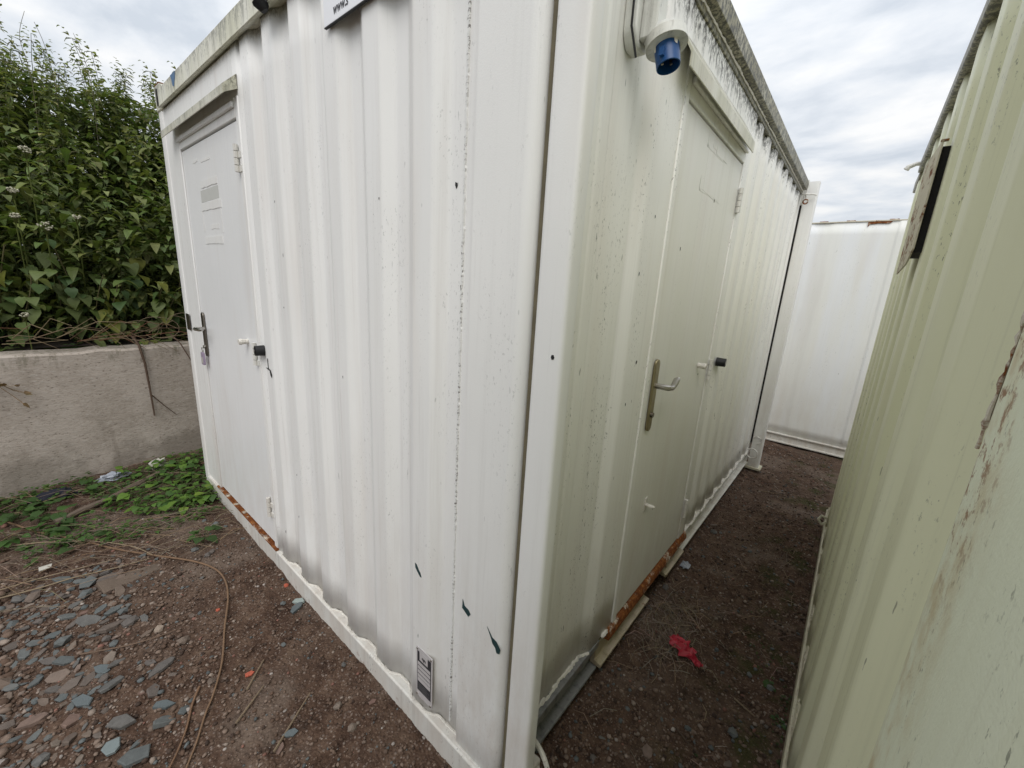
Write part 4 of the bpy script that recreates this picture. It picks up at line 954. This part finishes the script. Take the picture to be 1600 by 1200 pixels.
def crumple(name, x_, y_, s_, mat, label, cat, seed, flat=.35):
    rg = random.Random(seed); bmx = bmesh.new(); bmesh.ops.create_icosphere(bmx, subdivisions=3, radius=1)
    for v in bmx.verts:
        n_ = v.co.normalized(); k = 1+.35*math.sin(n_.x*5+seed)*math.cos(n_.y*6)+.22*math.sin(n_.z*9+n_.x*7+seed)+rg.uniform(-.10, .10)
        v.co = Vector((n_.x*k*s_[0], n_.y*k*s_[1], max(-.15, n_.z*k)*s_[2]*flat*2))
    mb = MB(); mb.add([v.co+Vector((x_, y_, gz(x_, y_)+.01)) for v in bmx.verts], [tuple(v.index for v in f.verts) for f in bmx.faces]); bmx.free()
    return tag(mb.build(name, mat, smooth=20), label, cat)
mb = MB(); rg = random.Random(4); zz = gz(.24, 1.0)     # torn red bag: crinkled strip sheet
rws = []
for i in range(14):
    t = i/13; cx_, cy_ = .165+.145*t, 1.045-.08*t; w_ = .036*(.35+math.sin(math.pi*min(1, t*1.15+.1))*.9)*rg.uniform(.7, 1.2)
    rws.append([Vector((cx_+w_*s_*.55+rg.uniform(-.004, .004), cy_+w_*s_*.9+rg.uniform(-.004, .004), zz+.008+.026*abs(math.sin(t*9+s_*5))*(1-.4*abs(s_))+rg.uniform(0, .006))) for s_ in (-1, -.6, -.2, .2, .6, 1)])
mb.loft(rws, close=False); tag(mb.build('plastic_scrap', m_red, smooth=0, solid=.0015), 'crumpled dark red plastic scrap on the alley earth', 'scrap')
crumple('plastic_bottle', -3.12, -.43, (.030, .075, .05), m_clear, 'dull crushed plastic bottle in the weeds at the wall foot', 'bottle', 3)
crumple('paper_scrap', -3.13, -.19, (.04, .055, .07), m_paper, 'crumpled pale paper above the fallen branch', 'paper', 5)
crumple('cloth_scrap', -3.10, -.70, (.05, .085, .05), m_cloth, 'dark blue cloth scrap against the wall foot', 'cloth', 6)
mb = MB(); z_ = gz(-2.28, -.78)+.02; mb.add([(-2.30, -.80, z_), (-2.265, -.80, z_), (-2.255, -.76, z_+.006), (-2.29, -.755, z_+.004), (-2.30, -.80, z_+.004), (-2.265, -.80, z_+.004), (-2.255, -.76, z_+.01), (-2.29, -.755, z_+.008)], [(0, 3, 2, 1), (4, 5, 6, 7), (0, 1, 5, 4), (1, 2, 6, 5), (2, 3, 7, 6), (3, 0, 4, 7)])
tag(mb.build('paper_scrap', m_paper), 'small white paper piece near the slate rubble', 'paper')
crumple('cigarette_packet', .045, 1.60, (.022, .03, .012), m_clear, 'flattened pale wrapper beside the rusty channel rail', 'wrapper', 8)

# stones: shapes
def slate_mesh(seed, pale=0):
    rg = random.Random(seed); n = rg.randint(5, 7); mb = MB(); el = rg.uniform(.5, .75)
    o = [Vector((math.cos(2*math.pi*i/n+rg.uniform(-.3, .3))*rg.uniform(.75, 1.1), math.sin(2*math.pi*i/n+rg.uniform(-.3, .3))*rg.uniform(.75, 1.1)*el, 0)) for i in range(n)]
    h = rg.uniform(.14, .26); tx_, ty_ = rg.uniform(-.06, .06), rg.uniform(-.06, .06)
    mb.loft([[p_*.96+Vector((0, 0, -h)) for p_ in o], [p_*1.0+Vector((0, 0, h*.25+p_.x*tx_)) for p_ in o], [p_*.90+Vector((0, 0, h*.5+p_.x*tx_+p_.y*ty_+rg.uniform(-.02, .02))) for p_ in o]])
    return mb.mesh('stone', m_loose, smooth=0)
def pebble_data(rg, sub=1):
    bmx = bmesh.new(); bmesh.ops.create_icosphere(bmx, subdivisions=sub, radius=1)
    vs = []
    pl_ = [(Vector((rg.gauss(0, 1), rg.gauss(0, 1), rg.gauss(0, 1))).normalized(), rg.uniform(.55, .85)) for _ in range(5)]
    for v in bmx.verts:
        c = v.co*rg.uniform(.92, 1.08)
        for n_, d_ in pl_:
            k = c.dot(n_)
            if k > d_: c -= n_*(k-d_)
        vs.append(c)
    fs = [tuple(v.index for v in f.verts) for f in bmx.faces]; bmx.free(); return vs, fs
SL = [slate_mesh(700+i) for i in range(9)]
PB = []
for i in range(7):
    mb = MB(); mb.add(*pebble_data(random.Random(800+i))); PB.append(mb.mesh('stone', m_loose, smooth=0))
cnt = 0
def stone(x_, y_, s_, slate):
    global cnt; cnt += 1
    o = inst(rng.choice(SL if slate else PB), 'stone', ground, (x_, y_, gz(x_, y_)+s_*(.17 if slate else .28)), (rng.uniform(-.36, .36), rng.uniform(-.36, .36), rng.uniform(0, 6.28)), (s_, s_, s_*(1 if slate else .6)))
used = []
def free(x_, y_, s_):
    for a, b, c in used:
        if (a-x_)**2+(b-y_)**2 < (.66*(c+s_))**2: return False
    used.append((x_, y_, s_)); return True
tries = 0
while cnt < 215 and tries < 6000:        # slate rubble, thick on the left
    tries += 1; u_ = rng.random()**1.15; x_ = -2.15+1.25*u_; y_ = -.93+.05*(u_-.5)+.42*rng.random()**1.15
    if y_ > -.56-.30*(x_+1.7): 
        if rng.random() < .88: continue
    s_ = rng.choice((.014, .018, .022, .026, .032, .038, .046)) * rng.uniform(.85, 1.15)
    if free(x_, y_, s_): stone(x_, y_, s_, rng.random() < .85)
while cnt < 292 and tries < 20000:
    tries += 1
    if rng.random() < .62: x_, y_ = rng.uniform(-2.3, -.2), rng.uniform(-.85, -.03)
    else: x_, y_ = rng.uniform(.02, .60), .35+1.9*rng.random()**1.4
    s_ = rng.uniform(.008, .018) if rng.random() < .85 else rng.uniform(.018, .026)
    if free(x_, y_, s_): stone(x_, y_, s_, rng.random() < .3)
def special(me_, x_, y_, s_, label, cat, mat, name='stone_fragment', rz=0, flat=1):
    me2 = me_.copy(); me2.materials.clear(); me2.materials.append(mat)
    o = inst(me2, name, None, (x_, y_, gz(x_, y_)+s_*.25), (rng.uniform(-.15, .15), rng.uniform(-.15, .15), rz), (s_, s_, s_*flat)); tag(o, label, cat); return o
m_sl1 = simple('pale_green_slate', (.28, .33, .31), .6, var=.12, bump=.3); m_sl2 = simple('blue_slate', (.10, .118, .122), .65, var=.2, bump=.4); m_st = simple('pale_pebble', (.30, .24, .19), .8, var=.2, bump=.4)
special(SL[0], -1.195, -.035, .030, 'pale green slate flake against the cabin base rail', 'slate', m_sl1, 'slate_flake', .6, 1.4)
special(SL[1], -1.165, -.060, .032, 'dark slate flake under the pale green one by the base rail', 'slate', m_sl2, 'slate_flake', 2.0, 1.2)
special(SL[2], -1.05, -.555, .036, 'dark slate piece with a pale lump beside it left of the cane', 'slate', m_sl2, 'slate_flake', .9)
special(SL[3], -1.27, -.735, .040, 'dark squarish slate piece alone on brown earth', 'slate', m_sl2, 'slate_flake', .4)
special(SL[4], -1.38, -.672, .038, 'blue slate wedge above the squarish slate piece', 'slate', m_sl2, 'slate_flake', .2)
special(SL[5], -.637, -.301, .026, 'single dark slate piece in front of the cabin end wall', 'slate', m_sl2, 'slate_flake', 1.0)
special(SL[6], -1.018, -.689, .036, 'pale grey slate piece at the bottom of the rubble', 'slate', simple('grey_slate', (.17, .20, .20), .65, var=.15, bump=.3), 'slate_flake', 0)
special(PB[0], -1.455, -.495, .020, 'pale rounded pebble left of the long cane', 'pebble', m_st, 'pebble', 0)
special(SL[7], -.965, -.318, .020, 'orange brick fragment right of the long cane', 'brick fragment', m_brick, 'brick_fragment', 1.2)
special(PB[2], -1.342, -.035, .013, 'small orange brick fragment close under the base rail', 'brick fragment', m_brick, 'brick_fragment')
special(PB[3], -1.40, -.30, .010, 'tiny red brick crumb beside the bend of the cane', 'brick fragment', m_brick, 'brick_fragment')
# gravel: joined, too small to pick apart
proto = [pebble_data(random.Random(900+i)) for i in range(10)]
pv = [np.array([tuple(v) for v in p_[0]]) for p_ in proto]; pf = np.array(proto[0][1])
def gravel(nm, pts, lab):
    V = []; Fs = []; Cs = []; o = 0
    pal = np.array([(.105, .066, .046), (.140, .095, .070), (.185, .135, .105), (.25, .20, .165), (.055, .036, .027), (.105, .115, .115), (.21, .105, .08), (.34, .30, .27)])
    pr_ = np.array([.26, .25, .16, .08, .14, .07, .02, .02])
    for (x_, y_, s_) in pts:
        a = npr.uniform(0, 6.28); c, s = math.cos(a), math.sin(a); v = pv[npr.integers(10)]*np.array([1, npr.uniform(.6, 1), npr.uniform(.4, .75)])*s_
        v = np.stack([v[:, 0]*c-v[:, 1]*s+x_, v[:, 0]*s+v[:, 1]*c+y_, v[:, 2]], -1); V.append(v); Fs.append(pf+o); o += len(v)
        k = pal[npr.choice(8, p=pr_)]*npr.uniform(.8, 1.2); Cs.append(np.tile(np.append(k, 1), (len(v), 1)))
    V = np.concatenate(V); Fs = np.concatenate(Fs); Cs = np.concatenate(Cs)
    cx = np.array([p_[0] for p_ in pts]); cy = np.array([p_[1] for p_ in pts]); zc_ = ground_h(cx, cy)+np.array([p_[2] for p_ in pts])*.30
    V[:, 2] += np.repeat(zc_, len(pv[0]))
    me_ = bpy.data.meshes.new(nm); me_.vertices.add(len(V)); me_.vertices.foreach_set('co', V.ravel())
    me_.loops.add(Fs.size); me_.loops.foreach_set('vertex_index', Fs.ravel().astype(np.int32)); me_.polygons.add(len(Fs)); me_.polygons.foreach_set('loop_start', np.arange(0, Fs.size, 3, dtype=np.int32))
    me_.update(calc_edges=True); at = me_.color_attributes.new('col', 'FLOAT_COLOR', 'POINT'); at.data.foreach_set('color', Cs.ravel()); me_.materials.append(m_stone)
    o_ = bpy.data.objects.new(nm, me_); COL.objects.link(o_); o_.parent = ground; tag(o_, lab, kind='stuff')
pts = []
for _ in range(9500):
    x_, y_ = npr.uniform(-2.7, -.02), npr.uniform(-1.0, -.015)
    if x_ < -2.2 and npr.random() < .6: continue
    pts.append((x_, y_, .0025+.0065*npr.random()**2.2))
for _ in range(1300):
    pts.append((npr.uniform(-2.3, -.8), npr.uniform(-1.0, -.35), .005+.009*npr.random()**1.5))
for _ in range(9000):
    pts.append((npr.uniform(-.02, .63), .15+4.3*npr.random()**1.5, .0024+.0095*npr.random()**2.4))
for _ in range(6500):
    t_ = npr.random()
    pts.append((npr.uniform(-3.2, .7), -.98-1.6*t_**1.6, .004+.014*npr.random()**2.4))
for _ in range(900):
    pts.append((npr.normal(-1.6, .5), -.9-.55*npr.random()**1.3, .010+.014*npr.random()))
gravel('gravel', pts, 'brown gravel and grit over the earth')
